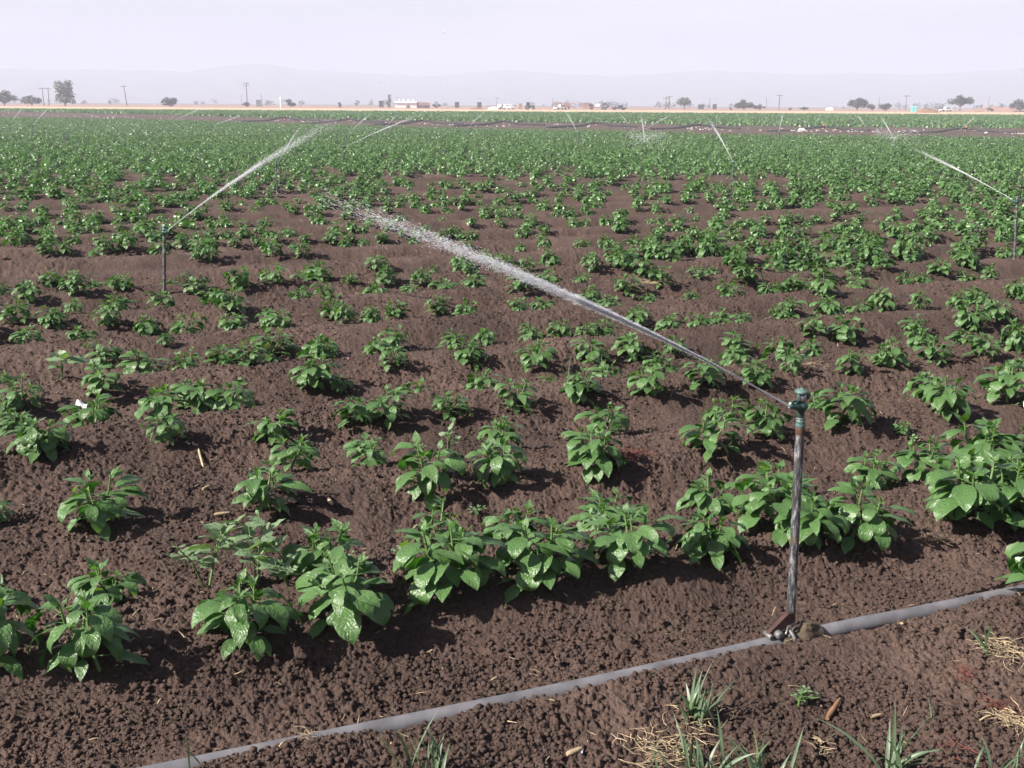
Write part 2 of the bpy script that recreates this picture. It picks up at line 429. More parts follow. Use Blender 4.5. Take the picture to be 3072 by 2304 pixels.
def tree_leaf(name, c):
    m, nt, b = newmat(name); L = nt.links
    at_ = N(nt, "ShaderNodeAttribute"); at_.attribute_name = "tint"
    r = ramp(nt, [(0.0, tuple(x*0.6 for x in c)), (1.0, tuple(x*1.45 for x in c))]); L.new(at_.outputs["Fac"], r.inputs["Fac"])
    L.new(r.outputs["Color"], b.inputs["Base Color"]); b.inputs["Roughness"].default_value = 0.6
    return m
M['tree_dark'] = tree_leaf("tree_foliage_dark", (0.030, 0.045, 0.026))
M['tree_grey'] = tree_leaf("tree_foliage_grey", (0.085, 0.105, 0.070))
M['tree_pale'] = tree_leaf("tree_foliage_pale", (0.13, 0.17, 0.09))

# ---------------------------------------------------------------- world, sun
SUN_EL, SUN_TO = R(36), np.array([-math.cos(R(24)), -math.sin(R(24))])
w = bpy.data.worlds.new("World"); sc.world = w; w.use_nodes = True
nt = w.node_tree; L = nt.links; bg = nt.nodes["Background"]
sky = N(nt, "ShaderNodeTexSky"); sky.sky_type = 'NISHITA'; sky.sun_disc = False
sky.sun_elevation = SUN_EL
sky.sun_rotation = math.atan2(SUN_TO[0], SUN_TO[1])
sky.air_density = 1.0; sky.dust_density = 4.0; sky.ozone_density = 1.0; sky.altitude = 20
co = N(nt, "ShaderNodeTexCoord")
mp = N(nt, "ShaderNodeMapping"); mp.inputs["Scale"].default_value = (2.2, 1.6, 16.0); mp.inputs["Rotation"].default_value = (0, R(4), R(20)); L.new(co.outputs["Generated"], mp.inputs["Vector"])
cl = N(nt, "ShaderNodeTexNoise", Scale=1.3, Detail=7.0, Roughness=0.55, Distortion=0.3); L.new(mp.outputs[0], cl.inputs["Vector"])
cr = ramp(nt, [(0.44, (0, 0, 0)), (0.72, (1, 1, 1))]); L.new(cl.outputs["Fac"], cr.inputs["Fac"])
# thin high haze: white and lavender towards the horizon, clear deeper sky overhead
se = N(nt, "ShaderNodeSeparateXYZ"); L.new(co.outputs["Generated"], se.inputs[0])
er = ramp(nt, [(0.0, (1, 1, 1)), (0.105, (0.93,)*3), (0.18, (0.30,)*3), (0.32, (0.05,)*3), (0.8, (0.02,)*3)]); L.new(se.outputs[2], er.inputs["Fac"])
hzc = ramp(nt, [(0.0, (2.85, 2.76, 3.08)), (0.035, (2.95, 2.96, 3.32)), (0.10, (3.15, 3.34, 3.70))]); L.new(se.outputs[2], hzc.inputs["Fac"])
hz = N(nt, "ShaderNodeMix", data_type='RGBA'); L.new(er.outputs["Color"], hz.inputs[0]); L.new(hzc.outputs["Color"], hz.inputs[7])
sk = N(nt, "ShaderNodeMix", data_type='RGBA', blend_type='MULTIPLY'); sk.inputs[0].default_value = 1; sk.inputs[7].default_value = (0.25, 0.27, 0.32, 1)
L.new(sky.outputs[0], sk.inputs[6]); L.new(sk.outputs[2], hz.inputs[6])
cm = N(nt, "ShaderNodeMix", data_type='RGBA'); cm.inputs[7].default_value = (4.3, 4.05, 4.3, 1); L.new(hz.outputs[2], cm.inputs[6])
cs = N(nt, "ShaderNodeMath", operation='MULTIPLY'); L.new(er.outputs["Color"], cs.inputs[1]); L.new(cr.outputs["Color"], cs.inputs[0]); 
cs2 = N(nt, "ShaderNodeMath", operation='MULTIPLY'); cs2.inputs[1].default_value = 0.6; L.new(cs.outputs[0], cs2.inputs[0]); L.new(cs2.outputs[0], cm.inputs[0])
L.new(cm.outputs[2], bg.inputs["Color"]); bg.inputs["Strength"].default_value = 0.10

sun = bpy.data.lights.new("sun", 'SUN'); sun.energy = 5.0; sun.angle = R(0.5); sun.color = (1.0, 0.93, 0.84)
suno = bpy.data.objects.new("sun", sun); COL.objects.link(suno)
sd = Vector((SUN_TO[0]*math.cos(SUN_EL), SUN_TO[1]*math.cos(SUN_EL), math.sin(SUN_EL)))
suno.rotation_euler = sd.to_track_quat('Z', 'Y').to_euler(); suno.location = (0, 0, 30)
sc.view_settings.view_transform = 'Standard'; sc.view_settings.look = 'None'
sc.view_settings.exposure = 1.3; sc.view_settings.gamma = 1.0; sc.view_settings.use_curve_mapping = False
sc.cycles.max_bounces = 6; sc.cycles.transparent_max_bounces = 12; sc.cycles.volume_bounces = 2
sc.cycles.use_denoising = True

# haze
def haze_box():
    x0, x1, y0, y1, z0, z1 = -4800, 4800, -400, 5600, -22, 122
    m = bpy.data.materials.new("haze_air"); m.use_nodes = True; t = m.node_tree
    t.nodes.remove(t.nodes["Principled BSDF"])
    v = t.nodes.new("ShaderNodeVolumePrincipled"); v.inputs["Density"].default_value = 0.00076
    v.inputs["Color"].default_value = (0.65, 0.69, 0.85, 1); v.inputs["Anisotropy"].default_value = 0.0
    t.links.new(v.outputs[0], t.nodes["Material Output"].inputs["Volume"])
    b = MB().box(((x0+x1)/2, (y0+y1)/2, (z0+z1)/2), (x1-x0, y1-y0, z1-z0))
    tag(b.build("haze", m), "pale lavender haze lying over the whole plain", "haze", kind="stuff")
haze_box()
def mist_box():
    m = bpy.data.materials.new("drifting_spray"); m.use_nodes = True; t = m.node_tree
    t.nodes.remove(t.nodes["Principled BSDF"])
    v = t.nodes.new("ShaderNodeVolumePrincipled"); v.inputs["Density"].default_value = 0.0018
    v.inputs["Color"].default_value = (0.93, 0.94, 1.0, 1)
    t.links.new(v.outputs[0], t.nodes["Material Output"].inputs["Volume"])
    b = MB().add([(-80, 16, -.4), (80, 16, -.4), (80, 62, -.4), (-80, 62, -.4), (-75, 26, 1.45), (75, 26, 1.45), (75, 58, 1.45), (-75, 58, 1.45)],
                 [(0, 3, 2, 1), (4, 5, 6, 7), (0, 1, 5, 4), (1, 2, 6, 5), (2, 3, 7, 6), (3, 0, 4, 7)])
    tag(b.build("spray_mist", m), "thin drifting mist of sprinkler spray low over the far crop", "mist", kind="stuff")
mist_box()

# ---------------------------------------------------------------- ground
def build_ground():
    rs = [0.25]
    while rs[-1] < 4600:
        r = rs[-1]
        k = 1.03 if r < 2.0 else 1.0014 if r < 6.5 else 1.0024 if r < 16 else 1.007 if r < 85 else 1.03
        rs.append(r*k)
    rs = np.array(rs)
    fine = np.arange(-31, 31.001, 0.060)
    a = np.concatenate([np.linspace(-180, -31, 50)[:-1], fine, np.linspace(31, 180, 50)[1:-1]])
    a = np.radians(a)
    RR, AA = np.meshgrid(rs, a, indexing='ij')
    X, Y = RR*np.sin(AA), RR*np.cos(AA)
    Z = ground_z(X, Y, 2)
    nr, na = X.shape
    idx = np.arange(nr*na).reshape(nr, na)
    j2 = np.roll(idx, -1, axis=1)
    Fq = np.stack([idx[:-1, :], idx[1:, :], j2[1:, :], j2[:-1, :]], -1).reshape(-1, 4)[:, ::-1]
    V = np.stack([X, Y, Z], -1).reshape(-1, 3)
    c0 = len(V); V = np.vstack([V, [[0, 0, 0]]])
    F3 = np.stack([np.full(na, c0), j2[0], idx[0]], -1)
    me = npmesh("soil_ground", V, Fq, F3, mats=(M['soil'],))
    tag(link("soil_ground", me), "dark brown crumbly soil ground with low furrowed beds", None, kind="structure")
build_ground()

def strip(name, px_near, px_far, mat, z, label, n=60):
    """a ground sheet between two image lines of the photo's ground"""
    xs = np.linspace(-1500, 4600, n)
    V = []
    for x in xs:
        yn = np.interp(x, [p[0] for p in px_near], [p[1] for p in px_near]); yf = np.interp(x, [p[0] for p in px_far], [p[1] for p in px_far])
        for k in range(5):
            q = k/4
            y = yn+(yf-yn)*q
            p = at(x, y); V.append((p[0], p[1], z))
    Fc = [(i*5+k, i*5+5+k, i*5+6+k, i*5+k+1) for i in range(n-1) for k in range(4)]
    me = npmesh(name, V, Fc, mats=(mat,))
    return tag(link(name, me), label, None, kind="structure")

FAR_NEAR = [(-1500, 327-24*.0-20), (0, 327), (1536, 343), (3072, 347), (4600, 356)]
FAR_NEAR = [(x, hor(x)+26) for x in (-1500, 0, 1536, 3072, 4600)]
FAR_FAR = [(x, hor(x)+15.5) for x in (-1500, 0, 1536, 3072, 4600)]
RED_FAR = [(x, hor(x)+7.5) for x in (-1500, 0, 1536, 3072, 4600)]
M['stubble'] = plain("dry_stubble", (0.50, 0.37, 0.24), 0.9, var=0.25, scale=0.4)
M['red_soil'] = plain("reddish_field", (0.30, 0.17, 0.12), 0.95, var=0.2, scale=0.1)
strip("stubble_field", FAR_NEAR, FAR_FAR, M['stubble'], 0.03, "pale tan strip of dry stubble beyond the green crop")
strip("bare_field", FAR_FAR, RED_FAR, M['red_soil'], 0.03, "reddish brown bare field strip below the distant trees")
M['plain'] = plain("hazy_plain", (0.14, 0.13, 0.10), 0.95, var=0.25, scale=0.02)
strip("distant_plain", RED_FAR, [(x, hor(x)+1.6) for x in (-1500, 0, 1536, 3072, 4600)], M['plain'], 0.03, "flat olive plain fading towards the hills")

def hills():
    prof = [(-900, 228), (0, 222), (300, 222), (560, 226), (700, 209), (810, 205), (900, 217), (1100, 228), (1300, 236), (1450, 223), (1530, 219), (1620, 225), (1700, 231), (1850, 236), (2050, 225), (2150, 223), (2250, 227), (2400, 234), (2600, 231), (2700, 237), (2800, 236), (2950, 229), (3072, 224), (3600, 218), (4200, 226)]
    xs = np.linspace(-900, 4200, 420)
    ys = np.interp(xs, [p[0] for p in prof], [p[1] for p in prof])
    ys = ys+2.2*perlin(xs/60, xs*0, 40)+1.2*perlin(xs/19, xs*0, 41)
    rr = np.concatenate([np.linspace(2300, 3300, 26), [3700, 4300]])
    V = np.zeros((len(rr), len(xs), 3))
    for i, (x, y) in enumerate(zip(xs, ys)):
        az = math.atan2(*ray(x, 320)[:2])
        ang = (hor(x)-y)/F*1.035
        for j, r in enumerate(rr):
            hgt = 3250*ang
            q = np.clip((r-2300)/(3250-2300), 0, 1)
            sp_ = (hgt+1.5)*(q**1.25)*(1+0.30*(1-q)*perlin(az*45+r*.002, r*.004, 42)*2) if r <= 3260 else (hgt+1.5)*(1-(r-3250)/1400)
            V[j, i] = (r*math.sin(az), r*math.cos(az), max(sp_-1.0, -2))
    na = len(xs); idx = np.arange(len(rr)*na).reshape(len(rr), na)
    Fq = np.stack([idx[:-1, :-1], idx[1:, :-1], idx[1:, 1:], idx[:-1, 1:]], -1).reshape(-1, 4)[:, ::-1]
    m = plain("hill_scrub", (0.11, 0.10, 0.08), 0.95, var=0.35, scale=0.008)
    tag(link("hills", npmesh("hills", V.reshape(-1, 3), Fq, mats=(m,))), "low lavender ridge of distant hills in haze", None, kind="structure")
hills()

# ---------------------------------------------------------------- plants
def leaves_geo(P0, az, p0, curl, ln, wd, roll, fold, ns, nc, rng):
    Lf = len(az)
    s = np.linspace(0, 1, ns+1)
    sm = (s[1:]+s[:-1])/2
    pm = p0[:, None]+curl[:, None]*sm[None, :]
    ps = p0[:, None]+curl[:, None]*s[None, :]
    def dirs(p): return np.stack([np.cos(p)*np.cos(az)[:, None], np.cos(p)*np.sin(az)[:, None], np.sin(p)], -1)
    C = np.concatenate([np.zeros((Lf, 1, 3)), np.cumsum(dirs(pm)*(ln/ns)[:, None, None], axis=1)], 1)+P0[:, None, :]
    D = dirs(ps)
    S = np.stack([-np.sin(az), np.cos(az), np.zeros(Lf)], -1)[:, None, :]*np.ones((1, ns+1, 1))
    U = np.cross(D, S)*1.0
    cr, sr = np.cos(roll)[:, None, None], np.sin(roll)[:, None, None]
    S, U = S*cr+U*sr, U*cr-S*sr
    prof = np.maximum(s, 0)**0.68*np.maximum(1-s, 0)**1.2
    prof = prof/prof.max(); prof[0] = 0.06; prof[-1] = 0.0 if ns > 3 else 0.02
    W = wd[:, None]/2*prof[None, :]
    u = np.linspace(-1, 1, nc)
    ph = rng.random((Lf, 1, 1))*6.28
    au = np.abs(u)[None, None, :]
    wave = 0.13*np.sin(s[None, :, None]*15+ph+np.sign(u)[None, None, :]*1.1)*au**2
    lift = fold[:, None, None]*au-0.42*fold[:, None, None]*au**2*1.4+wave
    V = C[:, :, None, :]+S[:, :, None, :]*(u[None, None, :]*W[:, :, None])[..., None]+U[:, :, None, :]*(lift*W[:, :, None])[..., None]
    uv = np.stack(np.broadcast_arrays((u*.5+.5)[None, None, :], s[None, :, None]), -1)
    uv = np.broadcast_to(uv, (Lf, ns+1, nc, 2))
    idx = np.arange(Lf*(ns+1)*nc).reshape(Lf, ns+1, nc)
    Fq = np.stack([idx[:, :-1, :-1], idx[:, :-1, 1:], idx[:, 1:, 1:], idx[:, 1:, :-1]], -1).reshape(-1, 4)
    return V.reshape(-1, 3), Fq, uv.reshape(-1, 2)

def pepper(seed, ns=8, nc=5, frac=1.0, big=1.0, style='pepper'):
    """a young pepper plant about 0.26 m tall; returns leaf arrays and a stem MB"""
    rng = np.random.default_rng(seed)
    Hh = 0.25*rng.uniform(0.92, 1.08)
    st = MB()
    lean = rng.normal(0, .018, 2)
    cf, lf, dd = rng.uniform(.72, 1.1), rng.uniform(.88, 1.14), rng.normal(0, 9)
    h1 = Hh*rng.uniform(.30, .42)
    trunk = [(0, 0, -.03), (lean[0]*.4, lean[1]*.4, h1*.5), (lean[0], lean[1], h1)]
    st.tube(trunk, [.0048, .0042, .0036], 6)
    br = []
    nb = rng.integers(3, 5)
    a0 = rng.random()*6.28
    for k in range(nb):
        a = a0+k*6.28/nb+rng.normal(0, .3)
        sp_ = rng.uniform(.016, .050)
        tip = np.array([lean[0]+math.cos(a)*sp_, lean[1]+math.sin(a)*sp_, Hh*rng.uniform(.68, .92)])
        b0 = np.array([lean[0], lean[1], h1-.006*k])
        mid = (b0+tip)/2+np.array([math.cos(a), math.sin(a), 0])*.012
        br.append((b0, mid, tip)); st.tube([b0, mid, tip], [.0033, .0028, .002], 5)
    rows = []
    def leaf(node, az, pet, petp, p0, curl, ln, ar, tint):
        base = np.array(node)+pet*np.array([math.cos(az)*math.cos(petp), math.sin(az)*math.cos(petp), math.sin(petp)])
        if pet > .004: st.tube([node, base], [.0014, .0011], 4, caps=False)
        rows.append((base, az, p0, curl, ln, ln*ar, rng.normal(0, .28), rng.uniform(.25, .7), tint))
    ga = rng.random()*6.28
    # low leaves on the main stem
    for k in range(int(8*cf*frac+.5)):
        ga += 2.4
        z = h1*rng.uniform(.3, 1.0)
        leaf((lean[0]*z/h1, lean[1]*z/h1, z), ga, rng.uniform(.02, .05), R(rng.uniform(-5, 35)), R(rng.uniform(-40, 0)), R(rng.uniform(-60, -20)), lf*rng.uniform(.052, .092)*big, rng.uniform(.38, .48), rng.uniform(0, .45))
    for b0, mid, tip in br:
        nl = int(rng.integers(11, 15)*cf*frac+.5)
        for k in range(nl):
            q = (k+.6)/nl
            ga += 2.399+rng.normal(0, .25)
            node = b0*(1-q)**2+2*mid*q*(1-q)+tip*q*q
            out = math.atan2(tip[1]-lean[1], tip[0]-lean[0])
            az = ga if rng.random() < .45 else out+rng.normal(0, .9)
            if q > .82:
                leaf(node, az, .006, .6, R(rng.uniform(35, 80)), R(rng.uniform(-45, 0)), rng.uniform(.028, .055)*big, rng.uniform(.36, .48), rng.uniform(.55, .95))
            else:
                dr = 1-q/.82; leaf(node, az, rng.uniform(.016, .038)*(.7+.6*dr), R(rng.uniform(5, 50)-15*dr), R(rng.uniform(-18, 36)-34*dr+dd), R(rng.uniform(-138, -70)), lf*rng.uniform(.060, .108)*(.9+.2*dr)*big, rng.uniform(.35, .46), rng.uniform(.1, .65))
        for k in range(2):
            ga += 2.4
            leaf(tip, ga, .002, 1., R(rng.uniform(55, 85)), R(rng.uniform(-25, 5)), rng.uniform(.02, .04), .36, rng.uniform(.7, 1))
    cols = list(zip(*rows))
    base, az, p0, cu, ln, wd, ro, fo, ti = [np.array(c) for c in cols]
    V, Fq, uv = leaves_geo(base, az, p0, cu, ln, wd, ro, fo, ns, nc, rng)
    ti = np.where(rng.random(len(ti)) < .05, 1.0, ti)
    tint = np.repeat(ti, (ns+1)*nc)
    # nominal plant: 0.27 m across and 0.235 m tall
    lo, hi = np.percentile(V[:, :2], 1, axis=0), np.percentile(V[:, :2], 99, axis=0)
    kx = .27/np.mean(hi-lo); kz = .235/np.percentile(V[:, 2], 99.5)
    V = V*np.array([kx, kx, kz])
    st.v = [(v[0]*kx, v[1]*kx, v[2]*kz) for v in st.v]
    return V, Fq, uv, tint, st

NV = 18
PROTO_MESH = []
for i in range(NV):
    V, Fq, uv, ti, st = pepper(100+i)
    PROTO_MESH.append((npmesh("foliage", V, Fq, uv=uv, tint=ti, mats=(M['leaf'],)), st.mesh("stem", M['stem'])))

# (x of stem foot, y of stem foot, y of top, crown width) in photo pixels
PL = """-45 2085 1790 300|310 2072 1810 300|751 1985 1762 290|1030 1925 1728 290|1344 1868 1665 330|1625 1820 1631 285|1911 1779 1573 270|2160 1730 1581 215|2325 1684 1484 280|2440 1690 1520 240|2540 1675 1470 250|2880 1612 1396 300|3005 1600 1390 280|3110 1570 1370 260
310 1815 1689 220|985 1790 1621 230|1325 1680 1531 225|1528 1660 1512 190|1829 1605 1463 200|2164 1568 1429 195|2345 1520 1415 200|2627 1489 1364 165|2760 1455 1336 190|2975 1500 1294 240|3100 1460 1300 220|-25 1800 1690 140
278 1637 1480 240|-25 1632 1540 130|815 1572 1429 210|1283 1517 1364 235|1538 1484 1331 190|1765 1447 1308 190|2145 1396 1257 195|2321 1359 1232 150|2511 1327 1188 180|2705 1313 1282 55|2835 1294 1202 170|3020 1262 1150 190
870 1447 1322 160|1089 1419 1318 145|1520 1372 1257 155|1830 1322 1237 160|2182 1280 1174 145|2445 1262 1190 110|2780 1220 1128 125|3032 1190 1114 150
153 1396 1299 175|46 1318 1257 130|241 1299 1220 165|523 1359 1257 130|486 1276 1202 175|810 1341 1248 140|713 1253 1193 170|1052 1304 1211 130|1163 1290 1206 150|1339 1276 1197 120|1547 1253 1156 125|1742 1230 1128 135|1931 1211 1118 140|2099 1193 1109 135|2289 1179 1109 120
88 1239 1142 125|292 1211 1116 135|10 1250 1180 95|15 1160 1105 90|574 1211 1123 135|745 1188 1128 35|930 1170 1095 145|1012 1160 1108 80|324 1098 1024 115|407 1144 1047 145|574 1126 1075 110|745 1130 1056 110|648 1084 1024 105|810 1075 1006 150|963 1098 1020 110|953 1060 996 105|495 1061 1019 58|245 1042 978 92|88 1056 1005 98|65 996 931 110|165 1000 945 92|222 964 927 72|343 992 935 95|352 945 899 100|440 996 945 88|565 1024 959 112|704 1015 959 92|680 964 904 112|856 1001 940 98|806 973 917 88|630 931 880 98|486 941 890 92|597 899 843 92|722 890 834 92|815 880 830 92|893 917 880 78|1005 955 876 82|967 927 867 80|236 917 843 102|88 927 871 88|10 905 870 70|287 885 834 82|366 904 867 78|366 871 825 82|143 867 820 68|510 872 843 62|953 867 830 92|893 852 838 62
1052 871 834 55|1144 816 790 72|1154 867 823 78|1121 904 855 88|1042 960 885 65|1255 862 811 72|1297 830 804 52|1223 894 855 72|1186 952 890 92|1112 982 920 72|1334 885 834 92|1408 890 846 82|1320 936 880 88|1399 959 894 68|1186 1047 964 97|1140 1066 1019 92|1163 1135 1066 102|1232 1200 1130 132|1343 1070 1001 88|1459 1019 973 52|1454 1061 1005 82|1413 1116 1047 112|1450 1177 1098 132|1589 1112 1029 127|1603 1038 992 77|1584 1005 955 62|1681 1005 940 92|1751 1033 982 77|1792 1029 973 102|1788 1094 1050 112|1820 1144 1094 107|1654 1149 1103 57|1894 1080 1010 112|1978 1130 1066 112|2010 1070 1015 92|2005 1015 978 82|1547 955 904 67|1630 931 890 77|1556 904 843 92|1607 894 866 62|1644 867 830 87|1492 834 788 77|1376 811 783 62|1390 843 815 62|1584 834 785 52|1654 820 783 72|1779 830 778 77|1862 825 765 82|1769 904 857 82|1742 857 822 72|1834 927 880 67|1876 894 832 97|1922 977 899 97|1950 917 894 62|2001 880 830 87|1940 830 770 82|2024 806 740 77
2071 908 871 62|2140 978 913 102|2233 987 936 72|2103 1001 959 87|2187 1056 1000 97|2200 1103 1061 107|2330 1089 1042 127|2372 1149 1066 87|2437 1024 978 92|2451 1080 1010 107|2543 1024 964 112|2553 1140 1070 112|2659 1130 1042 107|2826 1116 1033 117|2770 1047 996 102|2747 1005 945 92|2932 1098 1019 107|2890 1047 987 92|2895 991 936 107|3006 978 927 97|3043 1084 987 102|2877 927 857 82|2941 904 857 82|2951 930 880 60|2761 922 857 67|2650 927 848 82|2580 955 894 102|2474 973 917 97|2354 982 945 77|2363 945 890 87|2474 913 871 102|2571 880 834 82|2381 894 848 87|2298 894 848 92|2178 908 857 92|2224 867 815 92|2080 862 838 62|2131 838 797 62|2321 838 797 82|2381 830 788 72|2446 853 809 92|2478 825 778 92|2553 843 806 77|2640 834 778 67|2710 848 804 67|2784 853 820 62|2830 834 806 82|2904 848 816 67|2974 857 816 72|3039 890 825 72|2900 820 769 82|2733 806 776 62|3062 940 880 70"""
plants = []     # x, y, scale, manual
for ln_ in PL.split("\n"):
    for e in ln_.split("|"):
        bx, by, ty, wd = map(float, e.split())
        by = by-.13*wd          # the lowest leaf tips hang nearer than the stem foot
        p = at(bx, by)
        hh = (by-ty)/(by-hor(bx))*H
        ppm = F/math.hypot(p[1], H)
        sw = wd/ppm/.27*.92; sh = hh/.235*1.22
        plants.append((p[0], p[1], sw, 1, min(max(sh, .90*sw), 1.4*sw)))
man = np.array([p[:2] for p in plants])

def keep_size(x, y):
    """how thick and tall the crop stands at a ground point"""
    px, py = proj(np.stack([x, y, 0*x], -1))
    k = np.full_like(px, 0.76); s = np.full_like(px, .92)
    def blob(cx, cy, rx, ry): return np.exp(-((px-cx)/rx)**2-((py-cy)/ry)**2)
    b1 = np.clip(blob(1150, 745, 620, 60)+0.8*blob(1250, 640, 600, 90)+0.8*blob(2650, 650, 480, 50)+.35*blob(300, 650, 500, 120)+0.45*blob(2000, 670, 500, 70), 0, 1)
    k = k-0.30*b1; s = s-0.33*b1
    b2 = np.clip(np.exp(-((py-547-0.012*(px-1500))/15)**2)*smooth(700, 1050, px)*(1-smooth(2250, 2600, px)), 0, 1)
    k = k-0.62*b2
    k = k-0.3*np.exp(-((py-585)/14)**2)*smooth(100, 0, np.abs(px-250)-250)
    k = k+0.25*perlin(x*.35, y*.35, 60)
    far = smooth(560, 500, py)
    k = k*(1-far)+far*np.clip(k+.1, .74, .95); s = s+0.12*far
    return k, s

proc = []
for r_ in range(-1, 400):
    n0 = 2.95+1.05*(r_//2)+.47*(r_ % 2)
    if n0 > 190: break
    t = -150+RNG.random()
    tt = np.arange(-150, 140, 0.27)+RNG.normal(0, .055, len(np.arange(-150, 140, 0.27)))
    nn = n0+RNG.normal(0, .035, len(tt))
    x = tt*ca-nn*sa; y = tt*sa+nn*ca
    ok = (y > 2.0) & (np.abs(x) < 0.56*y+1.6) & (y < lane_y(x))
    x, y = x[ok], y[ok]
    if not len(x): continue
    px, py = proj(np.stack([x, y, 0*x], -1))
    inside_manual = (py > 803-16*(px < 1024)) & (px > -70) & (px < 3140)
    x, y, px, py = [q[~inside_manual] for q in (x, y, px, py)]
    k, s = keep_size(x, y)
    kk = RNG.random(len(x)) < np.where((px > -60) & (px < 3132), k, .8)
    x, y, s = x[kk], y[kk], s[kk]
    for i in range(len(x)):
        if y[i] < 16 and len(man) and np.min((man[:, 0]-x[i])**2+(man[:, 1]-y[i])**2) < .03: continue
        q_ = s[i]*RNG.uniform(.74, 1.18); proc.append((x[i], y[i], q_, 0, q_*RNG.uniform(.88, 1.12)))
proc.sort(key=lambda p: p[0]**2+p[1]**2)
NIND = 300
rest = []
for p in proc:
    px, py = proj(np.array([p[0], p[1], .1]))
    if 5 < px < PW-5 and len(plants) < NIND and py < 812: plants.append(p)
    else: rest.append(p)

ORD1 = "zeroth first second third fourth fifth sixth seventh eighth ninth tenth eleventh twelfth thirteenth fourteenth fifteenth sixteenth seventeenth eighteenth nineteenth".split()
TENS = {2: "twent", 3: "thirt", 4: "fort", 5: "fift", 6: "sixt"}
def ordinal(n):
    if n < 20: return ORD1[n]
    t, u = divmod(n, 10)
    return TENS[t]+("ieth" if u == 0 else "y-"+ORD1[u])
rowmap = {}
info = []
for i, (x, y, s, mn, sz) in enumerate(plants):
    n = n_of(x, y)
    k = (n-2.95)/1.05; b = math.floor(k+.28); f = (k-b)*1.05
    row = int(2*b+(1 if f > .235 else 0)); row = max(row, 0)
    px, py = proj(np.array([x, y, .1*s]))
    info.append((row, float(px)))
    rowmap.setdefault(row, []).append((float(px), i))
rank = {}
rows_sorted = sorted(rowmap)
for rr_, r_ in enumerate(rows_sorted):
    lst = sorted(rowmap[r_])
    for q, (px, i) in enumerate(lst): rank[i] = (rr_+1, q+1, len(lst))
SPECIAL = {1: "tall bushy pepper plant farthest left in full view behind the grey pipe",
           4: "widest pepper plant of the front row, at its middle behind the grey pipe",
           11: "largest pepper plant at the right edge with dry roots at its foot",
           8: "big glossy pepper plant directly behind the nearest riser pipe"}
protos = {}
for i, (x, y, s, mn, sz) in enumerate(plants):
    v = int(RNG.integers(NV))
    if v not in protos:
        root = empty("pepper_plant", (0, 0, 0))
        link("stem", PROTO_MESH[v][1], root); link("foliage", PROTO_MESH[v][0], root)
        protos[v] = root
    else:
        root = copy_tree(protos[v])
    z = float(ground_z(np.array([x]), np.array([y]), 1)[0])-.012*s
    root.location = (x, y, z)
    root.scale = (s*RNG.uniform(.95, 1.05), s*RNG.uniform(.95, 1.05), sz)
    root.rotation_euler = (R(RNG.normal(0, 5)), R(RNG.normal(0, 5)), RNG.random()*6.28)
    rw, q, nq = rank[i]
    adj = "tiny" if s < .45 else "small" if s < .68 else "large bushy" if s > 1.0 else "leafy"
    if i in SPECIAL: lab = SPECIAL[i]
    else:
        half = (nq+1)//2
        pos = f"{ordinal(q)} from left" if q <= half else (f"{ordinal(nq-q+1)} from right" if nq-q+1 > 1 else "rightmost")
        if q == 1: pos = "leftmost"
        lab = f"{adj} green pepper plant, {pos} in the {ordinal(rw)} row behind the grey pipe"
    tag(root, lab, "pepper plant", "pepper plants growing in rows")

def crop(name, pts, protos_arr, mat, zf, label, szj=1.0):
    Vs, Fs, Us, Ts = [], [], [], []; off = 0
    pts = np.array([(p[0], p[1], p[2]) for p in pts])
    z = zf(pts[:, 0], pts[:, 1])
    ch = RNG.integers(len(protos_arr), size=len(pts)); an = RNG.random(len(pts))*6.28
    for v, (V, Fq, uv, ti) in enumerate(protos_arr):
        m = ch == v; k = int(m.sum())
        if not k: continue
        c, s_ = np.cos(an[m])[:, None], np.sin(an[m])[:, None]
        S = pts[m, 2][:, None]*szj
        X = (V[None, :, 0]*c-V[None, :, 1]*s_)*S+pts[m, 0][:, None]
        Y = (V[None, :, 0]*s_+V[None, :, 1]*c)*S+pts[m, 1][:, None]
        Z = V[None, :, 2]*S+z[m][:, None]
        Vs.append(np.stack([X, Y, Z], -1).reshape(-1, 3))
        Fs.append((Fq[None]+(np.arange(k)*len(V))[:, None, None]+off).reshape(-1, 4))
        Us.append(np.tile(uv, (k, 1))); Ts.append(np.clip(np.tile(ti, k)+np.repeat(RNG.normal(0, .12, k), len(V)), 0, 1)); off += k*len(V)
    me = npmesh(name, np.vstack(Vs), np.vstack(Fs), uv=np.vstack(Us), tint=np.concatenate(Ts), mats=(mat,))
    return tag(link(name, me), label, "crop", kind="stuff")

L1 = [pepper(300+i, ns=4, nc=3, frac=.8)[:4] for i in range(8)]
L2 = [pepper(400+i, ns=3, nc=3, frac=.55, big=1.15)[:4] for i in range(8)]
L3 = [pepper(500+i, ns=2, nc=3, frac=.42, big=1.35)[:4] for i in range(8)]
zf = lambda x, y: ground_z(x, y, 1)
d2 = lambda p: p[0]**2+p[1]**2
crop_all = [p for p in rest if d2(p) < 24**2]; far1 = [p for p in rest if 24**2 <= d2(p) < 45**2]; far2 = [p for p in rest if d2(p) >= 45**2]
print("plants", len(plants), "crop", len(crop_all), len(far1), len(far2))
crop("pepper_crop_middle", crop_all, L1, M['leaf_far'], zf, "pepper plants in rows in the middle of the field")
crop("pepper_crop_far", far1, L2, M['leaf_far'], zf, "closed green pepper canopy towards the dirt lane")
crop("pepper_crop_lane", far2, L3, M['leaf_far'], zf, "fine green pepper canopy along the dirt lane", 1.05)

